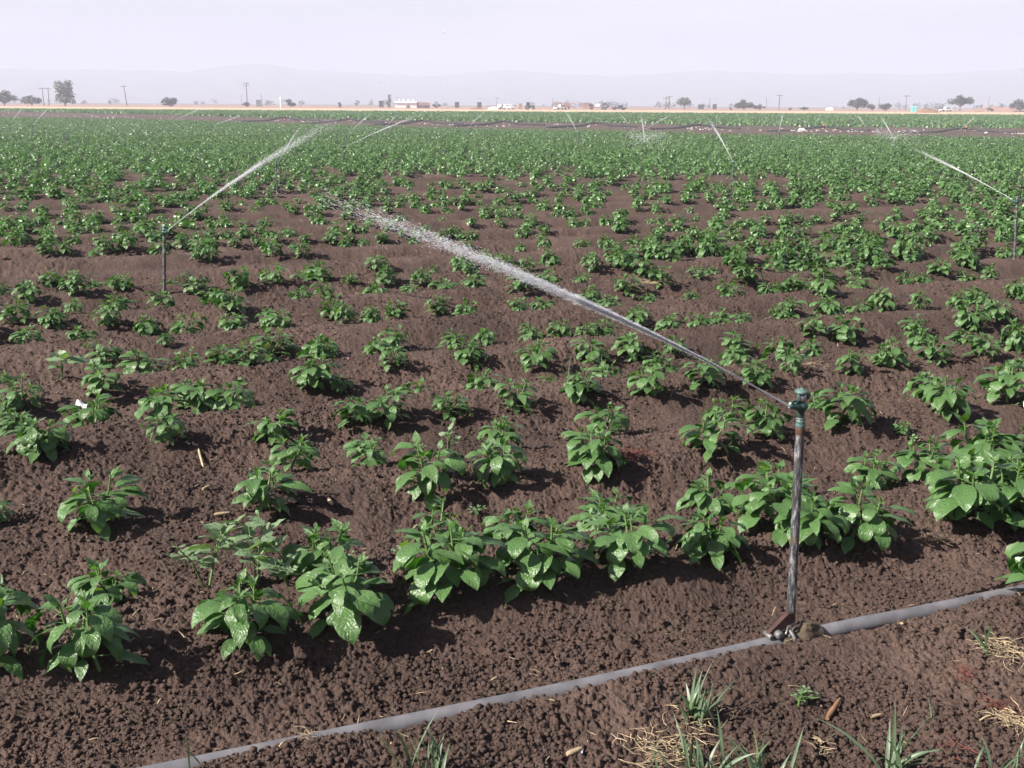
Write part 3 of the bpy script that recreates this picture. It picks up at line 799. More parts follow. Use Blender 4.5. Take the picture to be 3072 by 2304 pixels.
# second field beyond the lane
pts = []
for k in range(70000):
    px = RNG.uniform(-700, 3800)
    bot = np.interp(px, [p[0] for p in LANE_TOP], [p[1] for p in LANE_TOP]); top = hor(px)+26
    if bot <= top: continue
    # even on the ground along the depth
    Yn, Yf = at(px, bot)[1], at(px, top)[1]
    Y = math.sqrt(RNG.uniform(Yn**2, Yf**2))
    p = at_dist(px, Y)
    pts.append((p[0], Y, RNG.uniform(1.2, 1.9)))
    if len(pts) > 26000: break
L4 = [pepper(600+i, ns=2, nc=3, frac=.2, big=2.1)[:4] for i in range(5)]
crop("far_crop", pts, L4, M['leaf_far'], lambda x, y: 0*x, "second green crop beyond the dirt lane")

# ---------------------------------------------------------------- near weeds, grass, litter
def gz(x, y): return float(ground_z(np.array([x]), np.array([y]), 1)[0])

def weed_mesh(seed, Hh, spread, nl, ln):
    rng = np.random.default_rng(seed); st = MB(); rows = []
    for b in range(3):
        a = rng.random()*6.28
        tip = np.array([math.cos(a)*spread*rng.uniform(.3, 1), math.sin(a)*spread*rng.uniform(.3, 1), Hh*rng.uniform(.7, 1)])
        mid = tip*.5+np.array([0, 0, Hh*.12])
        st.tube([(0, 0, -.02), mid, tip], [.004, .003, .0018], 6)
        ga = rng.random()*6.28
        for k in range(nl):
            q = .25+.75*(k+1)/nl; ga += 2.4
            node = 2*mid*q*(1-q)+tip*q*q
            pet = rng.uniform(.02, .06)*(1.2-q)
            base = node+pet*np.array([math.cos(ga)*.8, math.sin(ga)*.8, .5])
            st.tube([node, base], [.0013, .001], 4, caps=False)
            rows.append((base, ga, R(rng.uniform(0, 45)), R(rng.uniform(-45, -5)), ln*rng.uniform(.5, 1.1), ln*rng.uniform(.35, .6), rng.normal(0, .3), rng.uniform(.1, .4), rng.uniform(0, 1)))
    base, az, p0, cu, l_, wd, ro, fo, ti = [np.array(c) for c in zip(*rows)]
    V, Fq, uv = leaves_geo(base, az, p0, cu, l_, wd, ro, fo, 8, 5, rng)
    return npmesh("foliage", V, Fq, uv=uv, tint=np.repeat(ti, 45), mats=(M['weed'],)), st.mesh("stem", M['stem'])
def weed(px, py, Hh, spread, nl, ln, label, seed):
    p = at(px, py); root = empty("weed_plant", (p[0], p[1], gz(p[0], p[1])))
    f, s = weed_mesh(seed, Hh, spread, nl, ln); link("stem", s, root); link("foliage", f, root)
    tag(root, label, "weed")
weed(625, 1800, .19, .12, 8, .095, "pale green weed with upright oval leaf beside the front pepper row", 3)
weed(775, 1795, .22, .10, 8, .095, "taller pale weed with whitish serrated leaves behind a pepper plant", 5)
weed(870, 1805, .12, .10, 6, .075, "low pale weed spreading between two front row pepper plants", 8)
weed(185, 1162, .15, .10, 4, .12, "pale weed with two long raised leaves at the left", 12)
weed(1343, 1378, .13, .02, 4, .05, "thin single-stalked sprig bending over behind a pepper plant", 14)
weed(1220, 1640, .035, .06, 7, .022, "tiny pale creeping seedling in the furrow of the front bed", 18)
weed(1085, 1660, .03, .06, 7, .02, "tiny pale seedling left of the creeping weed in the furrow", 19)
weed(1430, 1520, .03, .04, 6, .02, "little grey-green seedling on the bare ridge", 20)
weed(2395, 2115, .045, .012, 6, .016, "left of two tiny upright seedlings on the near soil", 21)
weed(2420, 2110, .045, .012, 6, .016, "right of two tiny upright seedlings on the near soil", 22)
weed(1790, 1640, .07, .05, 5, .04, "small pale seedling left of a back row pepper plant", 23)
weed(2740, 1318, .03, .03, 5, .03, "flat pale seedling beside the tiny pepper plant", 24)

def blades_mesh(seed, n, h, spread, w, lean=.6, az0=None, azs=3.2, up=None):
    rng = np.random.default_rng(seed); rows = []
    for k in range(n):
        a = rng.random()*6.28 if az0 is None else az0+rng.normal(0, azs)
        o = rng.normal(0, spread, 2)
        l_ = h*rng.uniform(.55, 1.15)
        p0 = R(rng.uniform(55, 88)) if up is None else R(rng.uniform(*up))
        rows.append(((o[0], o[1], -.005), a, p0, -R(rng.uniform(10, 95))*lean, l_, w*rng.uniform(.7, 1.2), rng.normal(0, .4), .5, rng.random()))
    base, az, p0, cu, l_, wd, ro, fo, ti = [np.array(c) for c in zip(*rows)]
    ns = 10
    Lf = len(az)
    V, Fq, uv = leaves_geo(base, az, p0, cu, l_, wd, ro, fo, ns, 3, rng)
    return V, Fq, uv, np.repeat(ti, (ns+1)*3)
def tuft(px, py, label, seed, n, h, spread, w, **k):
    p = at(px, py); V, Fq, uv, ti = blades_mesh(seed, n, h, spread, w, **k)
    o = link("grass_tuft", npmesh("grass_tuft", V, Fq, uv=uv, tint=ti, mats=(M['grass'],)), None, (p[0], p[1], gz(p[0], p[1])))
    tag(o, label, "grass tuft", "grass tufts on the near soil")
tuft(1290, 2345, "blue-green grass tuft at the lower edge left of the dry straw", 1, 17, .15, .045, .008)
tuft(2130, 2330, "dense blue-green grass tuft at the lower edge beside the straw heap", 2, 34, .17, .06, .008)
tuft(2300, 2340, "spiky grass tuft right of the densest tuft at the lower edge", 3, 22, .14, .05, .008)
tuft(2078, 2155, "short reed-like weed grass with broad blades above the straw heap", 4, 14, .14, .012, .014, lean=.45)
tuft(2095, 2165, "yellow-green grass tuft with slender blades leaning right", 5, 12, .17, .012, .005, az0=.6, azs=.6)
tuft(2672, 2310, "large yellow-green sedge tuft with long arching blades", 6, 15, .20, .010, .009, lean=.75)
tuft(2962, 1965, "thin green grass tuft standing by dry roots near the right edge", 7, 7, .17, .006, .007)
tuft(598, 2330, "single green grass blade in front of the pipe at lower left", 8, 3, .10, .012, .006, lean=.3)
tuft(2905, 2320, "sparse grass tuft in the lower right corner", 9, 8, .10, .03, .006)
tuft(3010, 2320, "small grass tuft nearest the lower right corner", 10, 8, .11, .02, .006)
tuft(1700, 1138, "wispy grass tuft among the pepper plants in mid field", 11, 9, .20, .01, .005)
tuft(2790, 2160, "tiny single grass shoot right of the sedge tuft", 12, 4, .06, .006, .004)

def fibres(seed, n, rad, ln, w, flat=.4):
    """loose curved stalks in a heap"""
    rng = np.random.default_rng(seed); mb = MB()
    for k in range(n):
        a = rng.random()*6.28; c = rng.normal(0, rad*.5, 2)
        l_ = ln*rng.uniform(.35, 1.1); z = abs(rng.normal(0, .010))+.004
        pts = []; q = a; p = np.array([c[0], c[1], z]); el = rng.normal(0, .25*flat)
        for j in range(5):
            pts.append(tuple(p)); q += rng.normal(0, .35); p = p+l_/5*np.array([math.cos(q), math.sin(q), el+rng.normal(0, .12)]); p[2] = max(p[2], .002)
        r0 = w*rng.uniform(.5, 1.2)
        mb.tube(pts, [r0, r0, r0*.9, r0*.7, r0*.4], 4)
    return mb
def heap(name, px, py, label, seed, n, rad, ln, w, mat, cat):
    p = at(px, py)
    tag(fibres(seed, int(n*2.2), rad, ln*.85, w*.5).build(name, mat, None, (p[0], p[1], gz(p[0], p[1])+.004)), label, cat)
heap("straw_heap", 2010, 2250, "large heap of pale dry straw at the lower edge", 1, 46, .10, .12, .0028, M['straw'], "dry straw")
heap("straw_heap", 2100, 2150, "tangle of dry straw at the foot of the reed-like grass", 2, 34, .06, .08, .0022, M['straw'], "dry straw")
heap("straw_heap", 3010, 1965, "pale dry roots around the grass tuft near the right edge", 3, 40, .06, .09, .0024, M['straw'], "dry straw")
heap("straw_heap", 3035, 2165, "whitish clump of dry roots at the right edge below the red stems", 4, 40, .045, .08, .0028, M['straw'], "dry straw")
heap("straw_heap", 1950, 868, "star-shaped clump of dead straw among mid-field pepper plants", 5, 40, .08, .16, .003, M['straw'], "dry straw")
heap("straw_heap", 2795, 1622, "brownish dry roots in front of the largest right-hand pepper plant", 6, 16, .05, .09, .002, M['straw'], "dry straw")
heap("straw_heap", 2425, 1122, "flat scatter of dead straw above the nearest sprinkler head", 7, 30, .09, .05, .003, M['straw'], "dry straw")
heap("straw_heap", 2470, 2245, "small dry straw scrap left of the sedge tuft", 8, 12, .04, .06, .002, M['straw'], "dry straw")
heap("straw_heap", 920, 2245, "small curl of dry roots lying beside the grey pipe", 9, 14, .022, .05, .0015, M['straw'], "dry straw")
heap("red_weed", 1885, 1400, "dead reddish weed tangle right of a second bed pepper plant", 10, 46, .07, .12, .0018, M['red_stem'], "dead weed")
heap("red_weed", 2100, 2120, "red stalks at the foot of the reed-like grass", 11, 14, .035, .07, .002, M['red_stem'], "dead weed")
heap("red_weed", 2890, 2035, "red stalks left of the grass tuft near the right edge", 12, 10, .03, .09, .002, M['red_stem'], "dead weed")
heap("red_weed", 3020, 2125, "long pinkish red stalks at the right edge", 13, 10, .05, .13, .0022, M['red_stem'], "dead weed")
heap("red_weed", 2860, 2275, "red stalk lying right of the sedge tuft", 14, 6, .03, .11, .002, M['red_stem'], "dead weed")

def stick(px0, py0, px1, py1, r, mat, label, name="dry_stub", bend=.0, lift=0.0):
    a, b = at(px0, py0), at(px1, py1)
    a[2] = gz(a[0], a[1])+r*1.3; b[2] = gz(b[0], b[1])+r*1.3+lift
    o = a.copy(); d = b-a; side = np.array([-d[1], d[0], 0]); pts = []
    for k in range(7):
        q = k/6; p = d*q+side*bend*math.sin(q*5)*.3; pts.append(tuple(p))
    mb = MB().tube(pts, [r*.8, r, r*1.05, r, r*.95, r*.85, r*.5], 7)
    tag(mb.build(name, mat, None, tuple(o)), label, "dry stalk")
stick(2696, 1845, 2706, 1885, .006, M['straw'], "pale upright stub on the near soil right of the riser")
stick(2482, 2150, 2520, 2100, .007, M['brown_stub'], "brown woody stub on the near soil")
stick(2610, 2150, 2645, 2143, .005, M['straw'], "short pale stub above the sedge tuft", lift=.005)
stick(90, 1980, 185, 1953, .005, M['brown_stub'], "long brown stick at the left behind the pipe")
stick(645, 1568, 690, 1563, .007, M['straw'], "curled pale husk in the second bed")
stick(610, 1510, 632, 1502, .006, M['straw'], "short pale husk above the curled one", lift=.01)
stick(595, 1345, 608, 1372, .006, M['straw'], "white stub standing beside a third bed pepper plant")
stick(1395, 2140, 1560, 2175, .0022, M['straw'], "thin forked pale twig in front of the pipe", "dry_twig", bend=.5)
stick(1700, 2262, 1745, 2250, .007, M['straw'], "curled straw-coloured husk left of the straw heap", lift=.004)
stick(985, 1520, 998, 1538, .008, M['straw'], "yellowish upright husk between bed two pepper plants", lift=.03)

def scrap(px, py, size, mat, label, seed, z=None, name="paper_scrap"):
    rng = np.random.default_rng(seed); p = at(px, py, 0 if z is None else z)
    n = 7; V = []; 
    for i in range(n):
        for j in range(n):
            u, v = i/(n-1)-.5, j/(n-1)-.5
            V.append((u*size, v*size*.75, size*(.25*math.sin(u*5+seed)+.22*math.cos(v*6)+.10*rng.normal())*.7))
    Fc = [(i*n+j, i*n+n+j, i*n+n+j+1, i*n+j+1) for i in range(n-1) for j in range(n-1)]
    o = link(name, npmesh(name, V, Fc, mats=(mat,)), None, (p[0], p[1], (gz(p[0], p[1])+size*.22) if z is None else z))
    o.modifiers.new("sol", 'SOLIDIFY').thickness = 0.0008
    tag(o, label, "litter")
scrap(246, 1212, .05, M['paper'], "crumpled white paper caught on top of a pepper plant at left", 3, z=.19)
scrap(2946, 662, .11, M['paper'], "white scrap lying on bare soil left of the right-hand riser", 5)
scrap(1735, 2252, .022, M['paper'], "small white chip near the curled husk in front of the pipe", 6)
M['pink'] = plain("pink_petal", (0.55, 0.14, 0.32), 0.6)
scrap(1048, 1062, .035, M['pink'], "pink scrap beside a wilted plant in mid field", 8)

def litter():
    rng = np.random.default_rng(77); Vs, Fs = [], []; off = 0
    for k in range(900):
        for _ in range(20):
            px = rng.uniform(-200, 3272); py = 420+1900*rng.random()**1.6
            if rng.random() < .45: px, py = rng.normal(1250, 500), rng.normal(740, 90)
            if py > 430: break
        p = at(px, py)
        q_ = .55+.45*min(1, p[1]/8); l_ = q_*rng.uniform(.012, .05)*(1.3 if rng.random() < .1 else 1); w_ = q_*rng.uniform(.001, .0036)
        a = rng.random()*6.28; el = rng.normal(.1, .25)
        d = np.array([math.cos(a)*math.cos(el), math.sin(a)*math.cos(el), math.sin(el)]); s = np.array([-math.sin(a), math.cos(a), 0.0])
        o = np.array([p[0], p[1], gz(p[0], p[1])+.010+abs(math.sin(el))*l_*.4])
        up = np.cross(s, d)*-1
        c1 = d*l_/2; bnd = up*l_*rng.uniform(-.12, .12)
        for q in (-1, 0, 1):
            ce = o+c1*q+(bnd if q == 0 else 0)
            ww = w_*(1 if q < 1 else .5)
            Vs += [ce+s*ww+up*ww*.4, ce-s*ww+up*ww*.4, ce-up*ww*.6]
        for q in (0, 1):
            b = off+q*3
            for m in range(3): Fs.append((b+m, b+(m+1) % 3, b+3+(m+1) % 3, b+3+m))
        off += 9
    me = npmesh("straw_litter", np.array(Vs), np.array(Fs), smooth_=False, mats=(M['straw'],))
    tag(link("straw_litter", me), "scattered bits of dry straw across the soil", "litter", kind="stuff")
litter()

def clods():
    """loose crumbs of soil lying on the near ground"""
    rng = np.random.default_rng(5)
    ico = bpy.data.meshes.new("t"); import bmesh
    bm = bmesh.new(); bmesh.ops.create_icosphere(bm, subdivisions=1, radius=1.0)
    bv = np.array([v.co[:] for v in bm.verts]); bf = np.array([[v.index for v in f.verts] for f in bm.faces]); bm.free()
    K = 300000
    r = 1.9+8.5*rng.random(K)**1.5; a = np.radians(rng.uniform(-33, 33, K))
    x, y = r*np.sin(a), r*np.cos(a)
    keepm = perlin(x*2.6, y*2.6, 50)+rng.normal(0, .35, K) > -.1
    keepm &= np.abs(n_of(x, y)-PIPE_N-.008) > .036
    x, y = x[keepm], y[keepm]; K = len(x)
    s = .0022+.0085*rng.random(K)**5
    z = ground_z(x, y, 2)+s*.35
    var = [bv*(1+rng.normal(0, .26, (len(bv), 1)))*np.array([1, .85, .72]) for _ in range(12)]
    ch = rng.integers(12, size=K); an = rng.random(K)*6.28
    base = np.stack(var)[ch]
    c, sn = np.cos(an)[:, None], np.sin(an)[:, None]
    X = (base[:, :, 0]*c-base[:, :, 1]*sn)*s[:, None]+x[:, None]; Y = (base[:, :, 0]*sn+base[:, :, 1]*c)*s[:, None]+y[:, None]; Z = base[:, :, 2]*s[:, None]+z[:, None]
    V = np.stack([X, Y, Z], -1).reshape(-1, 3); F3 = (bf[None]+(np.arange(K)*len(bv))[:, None, None]).reshape(-1, 3)
    tag(link("soil_crumbs", npmesh("soil_crumbs", V, None, F3, smooth_=False, mats=(M['soil'],))), "loose crumbs of dark soil on the beds", "soil", kind="stuff")
clods()

# ---------------------------------------------------------------- irrigation pipe
def pipe():
    a = at(2372, 1874); t0 = t_of(a[0], a[1])
    zc = -0.004
    root = empty("irrigation_pipe", (*from_nt(PIPE_N, t0), zc), AL)
    # local x runs along the pipe
    pr = .0265
    def run(x0, x1):
        pts = []
        for x in np.linspace(x0, x1, 40):
            pts.append((x, .012*math.sin(x*1.3+.4)+.004*math.sin(x*3.1)-.006*max(0, x)**1.5*.3, -.004+.004*math.sin(x*1.9)-.011*float(smooth(.08, .5, x))))
        return pts
    MB().tube(run(-6, .02), pr, 22).build("pipe_length", M['pvc'], root)
    MB().tube(run(.03, 7), pr*.985, 22).build("pipe_length", M['pvc'], root)
    RX = Matrix.Rotation(R(90), 3, 'Y')
    MB().lathe([(pr*1.02, -.085), (pr*1.16, -.082), (pr*1.2, -.07), (pr*1.2, -.02), (pr*1.28, -.018), (pr*1.28, .02), (pr*1.2, .022), (pr*1.2, .055), (pr*1.1, .062), (pr*1.02, .064)], (-.012, 0, 0), 26, RX).build("coupler", M['coupler'], root)
    MB().lathe([(.022, .0), (.023, .004), (.0225, .012), (.019, .014), (.018, .022), (.0150, .023)], (0, 0, pr*1.05), 8, None, False).build("riser_collar", M['coupler'], root)
    # pale clamp band with a lug and the long latch lever
    bd = MB()
    for xo, w_ in ((-.062, .012),):
        P = []
        for k in range(15):
            q = R(-100+200*k/14); P.append((xo-.02*math.cos(q)*.3, math.sin(q)*pr*1.34, math.cos(q)*pr*1.34+.002))
        bd.tube(P, [.006]*15, 6)
    bd.build("clamp_band", M['band'], root)
    MB().lathe([(.006, -.014), (.0125, -.012), (.0135, -.004), (.0135, .004), (.0125, .012), (.006, .014)], (-.108, -.008, pr*1.2), 16, Matrix.Rotation(R(90), 3, 'X')).build("latch_lug", M['band'], root)
    MB().lathe([(.006, -.018), (.0085, -.016), (.0085, .016), (.006, .018)], (-.135, .004, pr*1.1), 12, Matrix.Rotation(R(90), 3, 'X')).build("latch_pin", M['band'], root)
    # lever: an upright rounded plate rising along the pipe
    lv = MB(); Lr = Matrix.Rotation(R(-31), 3, 'Y')
    outline = []
    for k in range(9): q = R(90+180*k/8); outline.append((math.cos(q)*.009, math.sin(q)*.009))
    for k in range(11): q = R(-90+180*k/10); outline.append((.078+math.cos(q)*.019, math.sin(q)*.019))
    V = [Lr @ Vector((u, .0075, v)) for u, v in outline]+[Lr @ Vector((u, -.0075, v)) for u, v in outline]
    nO = len(outline); org = Vector((-.132, .004, pr*1.2))
    lv.add([org+v for v in V], [tuple(range(nO-1, -1, -1)), tuple(range(nO, 2*nO))]+[(i, (i+1) % nO, nO+(i+1) % nO, nO+i) for i in range(nO)])
    lv.build("latch_lever", M['lever'], root)
    wr = MB(); wr.tube([(-.085, -.012, pr*1.1), (-.072, -.004, pr*1.9), (-.05, .004, pr*2.0), (-.036, .006, pr*1.3)], .0032, 6); wr.tube([(-.078, -.020, pr*.9), (-.06, -.012, pr*1.65), (-.045, -.004, pr*1.7)], .003, 6)
    wr.build("latch_wire", M['chrome'], root)
    tag(root, "grey irrigation pipe running diagonally across the near soil with a brown coupler", "irrigation pipe")
    return root
pipe()

# ---------------------------------------------------------------- sprinklers
def make_sprinkler():
    root = empty("sprinkler", (0, 0, 0))
    hr = 0.607
    rs = MB(); rs.lathe([(.0133, -.06), (.0133, hr*.3), (.0130, hr*.7), (.0133, hr-.022), (.0128, hr-.018)], (0, 0, 0), 18)
    rs.build("riser_pipe", M['steel'], root)
    MB().lathe([(.0136, hr-.020), (.0138, hr-.004), (.0128, hr+.001), (.0105, hr+.003)], (0, 0, 0), 18).build("rusty_thread", M['rust'], root)
    z = hr+.001
    MB().lathe([(.0095, z), (.0112, z+.003), (.0112, z+.008), (.0100, z+.010), (.0112, z+.012), (.0112, z+.018), (.0098, z+.020)], (0, 0, 0), 12).build("lower_nut", M['bronze_pale'], root)
    MB().lathe([(.0096, z+.0195), (.0104, z+.020), (.0104, z+.0245), (.0096, z+.025)], (0, 0, 0), 16).build("washer", M['band'], root)
    bd = MB().lathe([(.0088, z+.0245), (.0086, z+.034), (.0100, z+.041), (.0145, z+.047), (.0170, z+.053), (.0150, z+.060), (.0085, z+.064), (.0060, z+.066)], (0, 0, 0), 16)
    bd.build("head_body", M['bronze'], root)
    # nozzle arm points to local -x and up
    e = R(14); d = Vector((-math.cos(e), 0, math.sin(e))); o = Vector((-.008, 0, z+.052))
    MB().tube([o, o+d*.018, o+d*.024, o+d*.038, o+d*.046], [.0095, .0088, .0075, .0060, .0050], 14).build("nozzle_barrel", M['bronze'], root)
    tip = o+d*.047
    MB().tube([o+d*.0455, tip, o+d*.052], [.0058, .0058, .0040], 14).build("nozzle_tip", M['bronze_pale'], root)
    # yoke
    yk = MB()
    for s_ in (-1, 1):
        yk.tube([(s_*.0125, 0, z+.044), (s_*.0195, 0, z+.050), (s_*.0185, 0, z+.062), (s_*.0158, 0, z+.086), (s_*.0120, 0, z+.0905)], .0021, 7)
    yk.build("yoke", M['bronze'], root)
    MB().lathe([(.0045, z+.084), (.0165, z+.0855), (.0170, z+.090), (.0150, z+.0935), (.0055, z+.0950), (.0045, z+.098), (.003, z+.0985)], (0, 0, 0), 16).build("cap", M['bronze_pale'], root)
    MB().lathe([(.0060, z+.064), (.0108, z+.066), (.0112, z+.070), (.0112, z+.080), (.0095, z+.083), (.006, z+.084)], (0, 0, 0), 16).build("spring_housing", M['chrome'], root)
    am = MB()
    am.box((-.022, .004, z+.0695), (.034, .005, .005), Matrix.Rotation(R(8), 3, 'Y'), bev=.001)
    am.box((-.044, .004, z+.066), (.012, .008, .010), Matrix.Rotation(R(25), 3, 'Y'), bev=.001)
    am.box((.022, .003, z+.067), (.026, .007, .009), Matrix.Rotation(R(-14), 3, 'Y'), taper=.8, bev=.001)
    am.box((.037, .003, z+.0705), (.013, .010, .013), Matrix.Rotation(R(-22), 3, 'Y'), taper=.7, bev=.001)
    am.build("drive_arm", M['bronze'], root)
    HK = 1.22
    for c in root.children:
        if c.name.startswith(("riser", "rusty")): continue
        for v in c.data.vertices: v.co = Vector((0, 0, hr))+(v.co-Vector((0, 0, hr)))*HK
    return root, tip
SPR, TIP = make_sprinkler()

def jet_solve(P0, ex, ey, slope, near):
    d = ray(ex, ey); best = None
    D0 = P0[1]
    ks = np.linspace(D0*.45, D0*2.2, 900)
    P = np.array([0, 0, H])[None]+ks[:, None]*d[None]
    hd = np.hypot(P[:, 0]-P0[0], P[:, 1]-P0[1]); sl = (P[:, 2]-P0[2])/np.maximum(hd, 1e-3)
    g = sl-slope
    c = [i for i in range(len(ks)-1) if g[i]*g[i+1] <= 0]
    if not c: i = int(np.argmin(np.abs(g)))
    else: i = c[0] if near else c[-1]
    return P[i]

OCT_V = np.array([(1, 0, 0), (-1, 0, 0), (0, 1, 0), (0, -1, 0), (0, 0, 1), (0, 0, -1)], float)
OCT_F = np.array([(0, 2, 4), (2, 1, 4), (1, 3, 4), (3, 0, 4), (2, 0, 5), (1, 2, 5), (3, 1, 5), (0, 3, 5)])
def droplets(P, D, ln, rad):
    """one small drop per point, stretched along its flight"""
    K = len(P); D = D/np.linalg.norm(D, axis=1, keepdims=True)
    S = np.cross(np.array([0, 0, 1.0]), D); S /= np.maximum(np.linalg.norm(S, axis=1, keepdims=True), 1e-6); U = np.cross(D, S)
    V = P[:, None]+OCT_V[None, :, 0:1]*(D*ln[:, None])[:, None]+OCT_V[None, :, 1:2]*(S*rad[:, None])[:, None]+OCT_V[None, :, 2:3]*(U*rad[:, None])[:, None]
    return V.reshape(-1, 3), (OCT_F[None]+(np.arange(K)*6)[:, None, None]).reshape(-1, 3)

def jet(P0, P1, label, n, spread, drop, seed, core=.35, tail=0, sky=0, elong=4.0, name="water_jet", mat='water'):
    rng = np.random.default_rng(seed)
    v = P1-P0; Ln = np.linalg.norm(v)
    sag = .013*Ln*Ln+.03*Ln
    def path(t):
        p = P0[None]+v[None]*t[:, None]; p[:, 2] += sag*(t-t*t)*1.0; return p
    dirn = v/Ln
    s1 = np.cross(dirn, [0, 0, 1.0]); s1 /= np.linalg.norm(s1); s2 = np.cross(s1, dirn)
    t = rng.random(n)**1.0
    t = np.where(rng.random(n) < .35, t*.6, t)
    sg = spread*Ln*(0.02+t**1.6*1.0)
    # the stream tears into strands further out
    strand = np.sin(t*23+rng.integers(0, 5, n)*1.7)*.8
    o1 = rng.normal(0, 1, n)*.75+strand*.5; o2 = rng.normal(0, 1, n)*.75
    thin = rng.random(n) > smooth(.62, 1.05, t)*.97
    P = path(t)+s1[None]*(o1*sg)[:, None]+s2[None]*((o2-.25*t*2)*sg)[:, None]
    P, t = P[thin], t[thin]; m = len(P)
    D = np.tile(dirn, (m, 1))+rng.normal(0, .07, (m, 3)); D[:, 2] -= sag*1.2*t/Ln
    rad = drop*np.exp(rng.normal(0, .4, m)); ln = rad*rng.uniform(2, 2*elong-2, m)
    V, Fx = droplets(P, D, ln, rad)
    if tail:
        tt = rng.uniform(.5, 1.9, tail); sg2 = spread*Ln*tt*2.0
        Pt = path(tt)+rng.normal(0, 1, (tail, 3))*sg2[:, None]
        rd = drop*.9*np.exp(rng.normal(0, .35, tail))
        V2, F2 = droplets(Pt, np.tile(dirn, (tail, 1))+rng.normal(0, .2, (tail, 3)), rd*1.8, rd)
        Fx = np.vstack([Fx, F2+len(V)]); V = np.vstack([V, V2])
    c = V.mean(0)*0+P0
    root = link(name, npmesh(name, V-c, None, Fx, mats=(M[mat],)), None, tuple(c))
    if core:
        mb = MB(); ks = np.linspace(0, core, 10); pp = path(ks)-c
        mb.tube([tuple(p) for p in pp], [max(drop*.9, .0027)*(1.0-.5*k/core) for k in ks], 8)
        mb.build("solid_stream", M['water_solid'], root)
    tag(root, label, "water jet", "water jets thrown by the sprinklers")
    return root, path, dirn

# foot px, top px, jet end px (or None), near solution, label words, drops
SP = [
 (2371, 1874, 2394, 1170, (962, 578), True, "nearest sprinkler, a rust-banded grey riser standing on the pipe coupler", "long white water jet shooting left from the nearest sprinkler"),
 (490, 893, 488, 676, (1015, 352), True, "second nearest sprinkler, on a dark riser at the left of the field", "broad white water jet rising right from the left-hand sprinkler"),
 (832, 606, 828, 487, (906, 371), False, "sprinkler on a slightly leaning riser right of the left-hand one", "thin water jet rising steeply beside the broad left jet"),
 (3043, 792, 3052, 588, (2745, 446), False, "sprinkler riser cut close to the right edge of the photo", "faint fan-shaped water jet left of the right-edge sprinkler"),
 (2195, 568, 2201, 480, (2122, 350), False, "sprinkler riser standing in mid field right of centre", "thin white jet leaning left above the mid-field riser right of centre"),
 (2332, 448, 2337, 394, (2348, 342), False, "far sprinkler whose jet stands almost straight up", "upright white water jet right of the leaning mid-field jet"),
 (2686, 462, 2684, 420, (2640, 344), False, "far sprinkler with a white misty burst at its head", "water jet slanting left above the misty far sprinkler"),
 (1937, 492, 1936, 427, (1924, 343), False, "far sprinkler under a V-shaped burst of mist at centre right", "nearly vertical white jet above the V-shaped mist"),
 (1028, 502, 1029, 436, (1262, 343), False, "far sprinkler at centre left throwing the long low jet", "long low water jet slanting right at centre left"),
 (1036, 454, 1039, 403, (1116, 338), False, "far sprinkler just behind the one with the long low jet", "short jet slanting right beside the long low jet"),
 (1395, 426, 1395, 390, (1456, 333), False, "far sprinkler near the centre of the field", "jet slanting right near the field centre towards the vehicles"),
 (796, 432, 796, 394, None, False, "far sprinkler with an orange-red head at left of centre", ""),
 (194, 452, 193, 396, None, False, "far riser without water at the left", ""),
 (31, 414, 31, 368, (66, 326), False, "far sprinkler nearest the left edge", "jet slanting right nearest the left edge"),
 (98, 426, 98, 374, (145, 325), False, "far sprinkler just right of the left-edge one", "jet slanting right above the second far sprinkler from the left edge"),
 (1736, 455, 1735, 396, (1697, 335), False, "far thin riser left of the V-shaped mist", "broken jet slanting left towards the brown crates"),
 (509, 402, 510, 366, (596, 328), False, "far sprinkler below the round tree at the left", "thin jet slanting right below the round left tree"),
 (634, 408, 635, 377, (718, 348), False, "far sprinkler below the tall utility pole", "thin low jet below the tall utility pole"),
 (1886, 398, 1884, 372, (1866, 346), False, "far short riser left of the upright centre-right jet", "short faint jet leaning left beyond the V-shaped mist"),
 (2598, 404, 2596, 378, (2572, 345), False, "far riser left of the jet slanting left", "thin faint jet leaning left beside the misty far sprinkler"),
 (2874, 420, 2874, 392, (2930, 349), False, "far sprinkler beyond the lane at the right", "jet slanting right beyond the lane at the right"),
 (2440, 398, 2440, 374, (2464, 348), False, "far sprinkler beside the red valve in the lane", "short jet slanting right above the red lane valve"),
 (1158, 412, 1157, 381, (1190, 345), False, "far riser between the low jet and the white building", "faint short jet below the white building"),
 (1933, 408, 1934, 386, (2012, 345), False, "far sprinkler right behind the V-shaped mist", "thin jet slanting right behind the V-shaped mist"),
]
HEADS = []
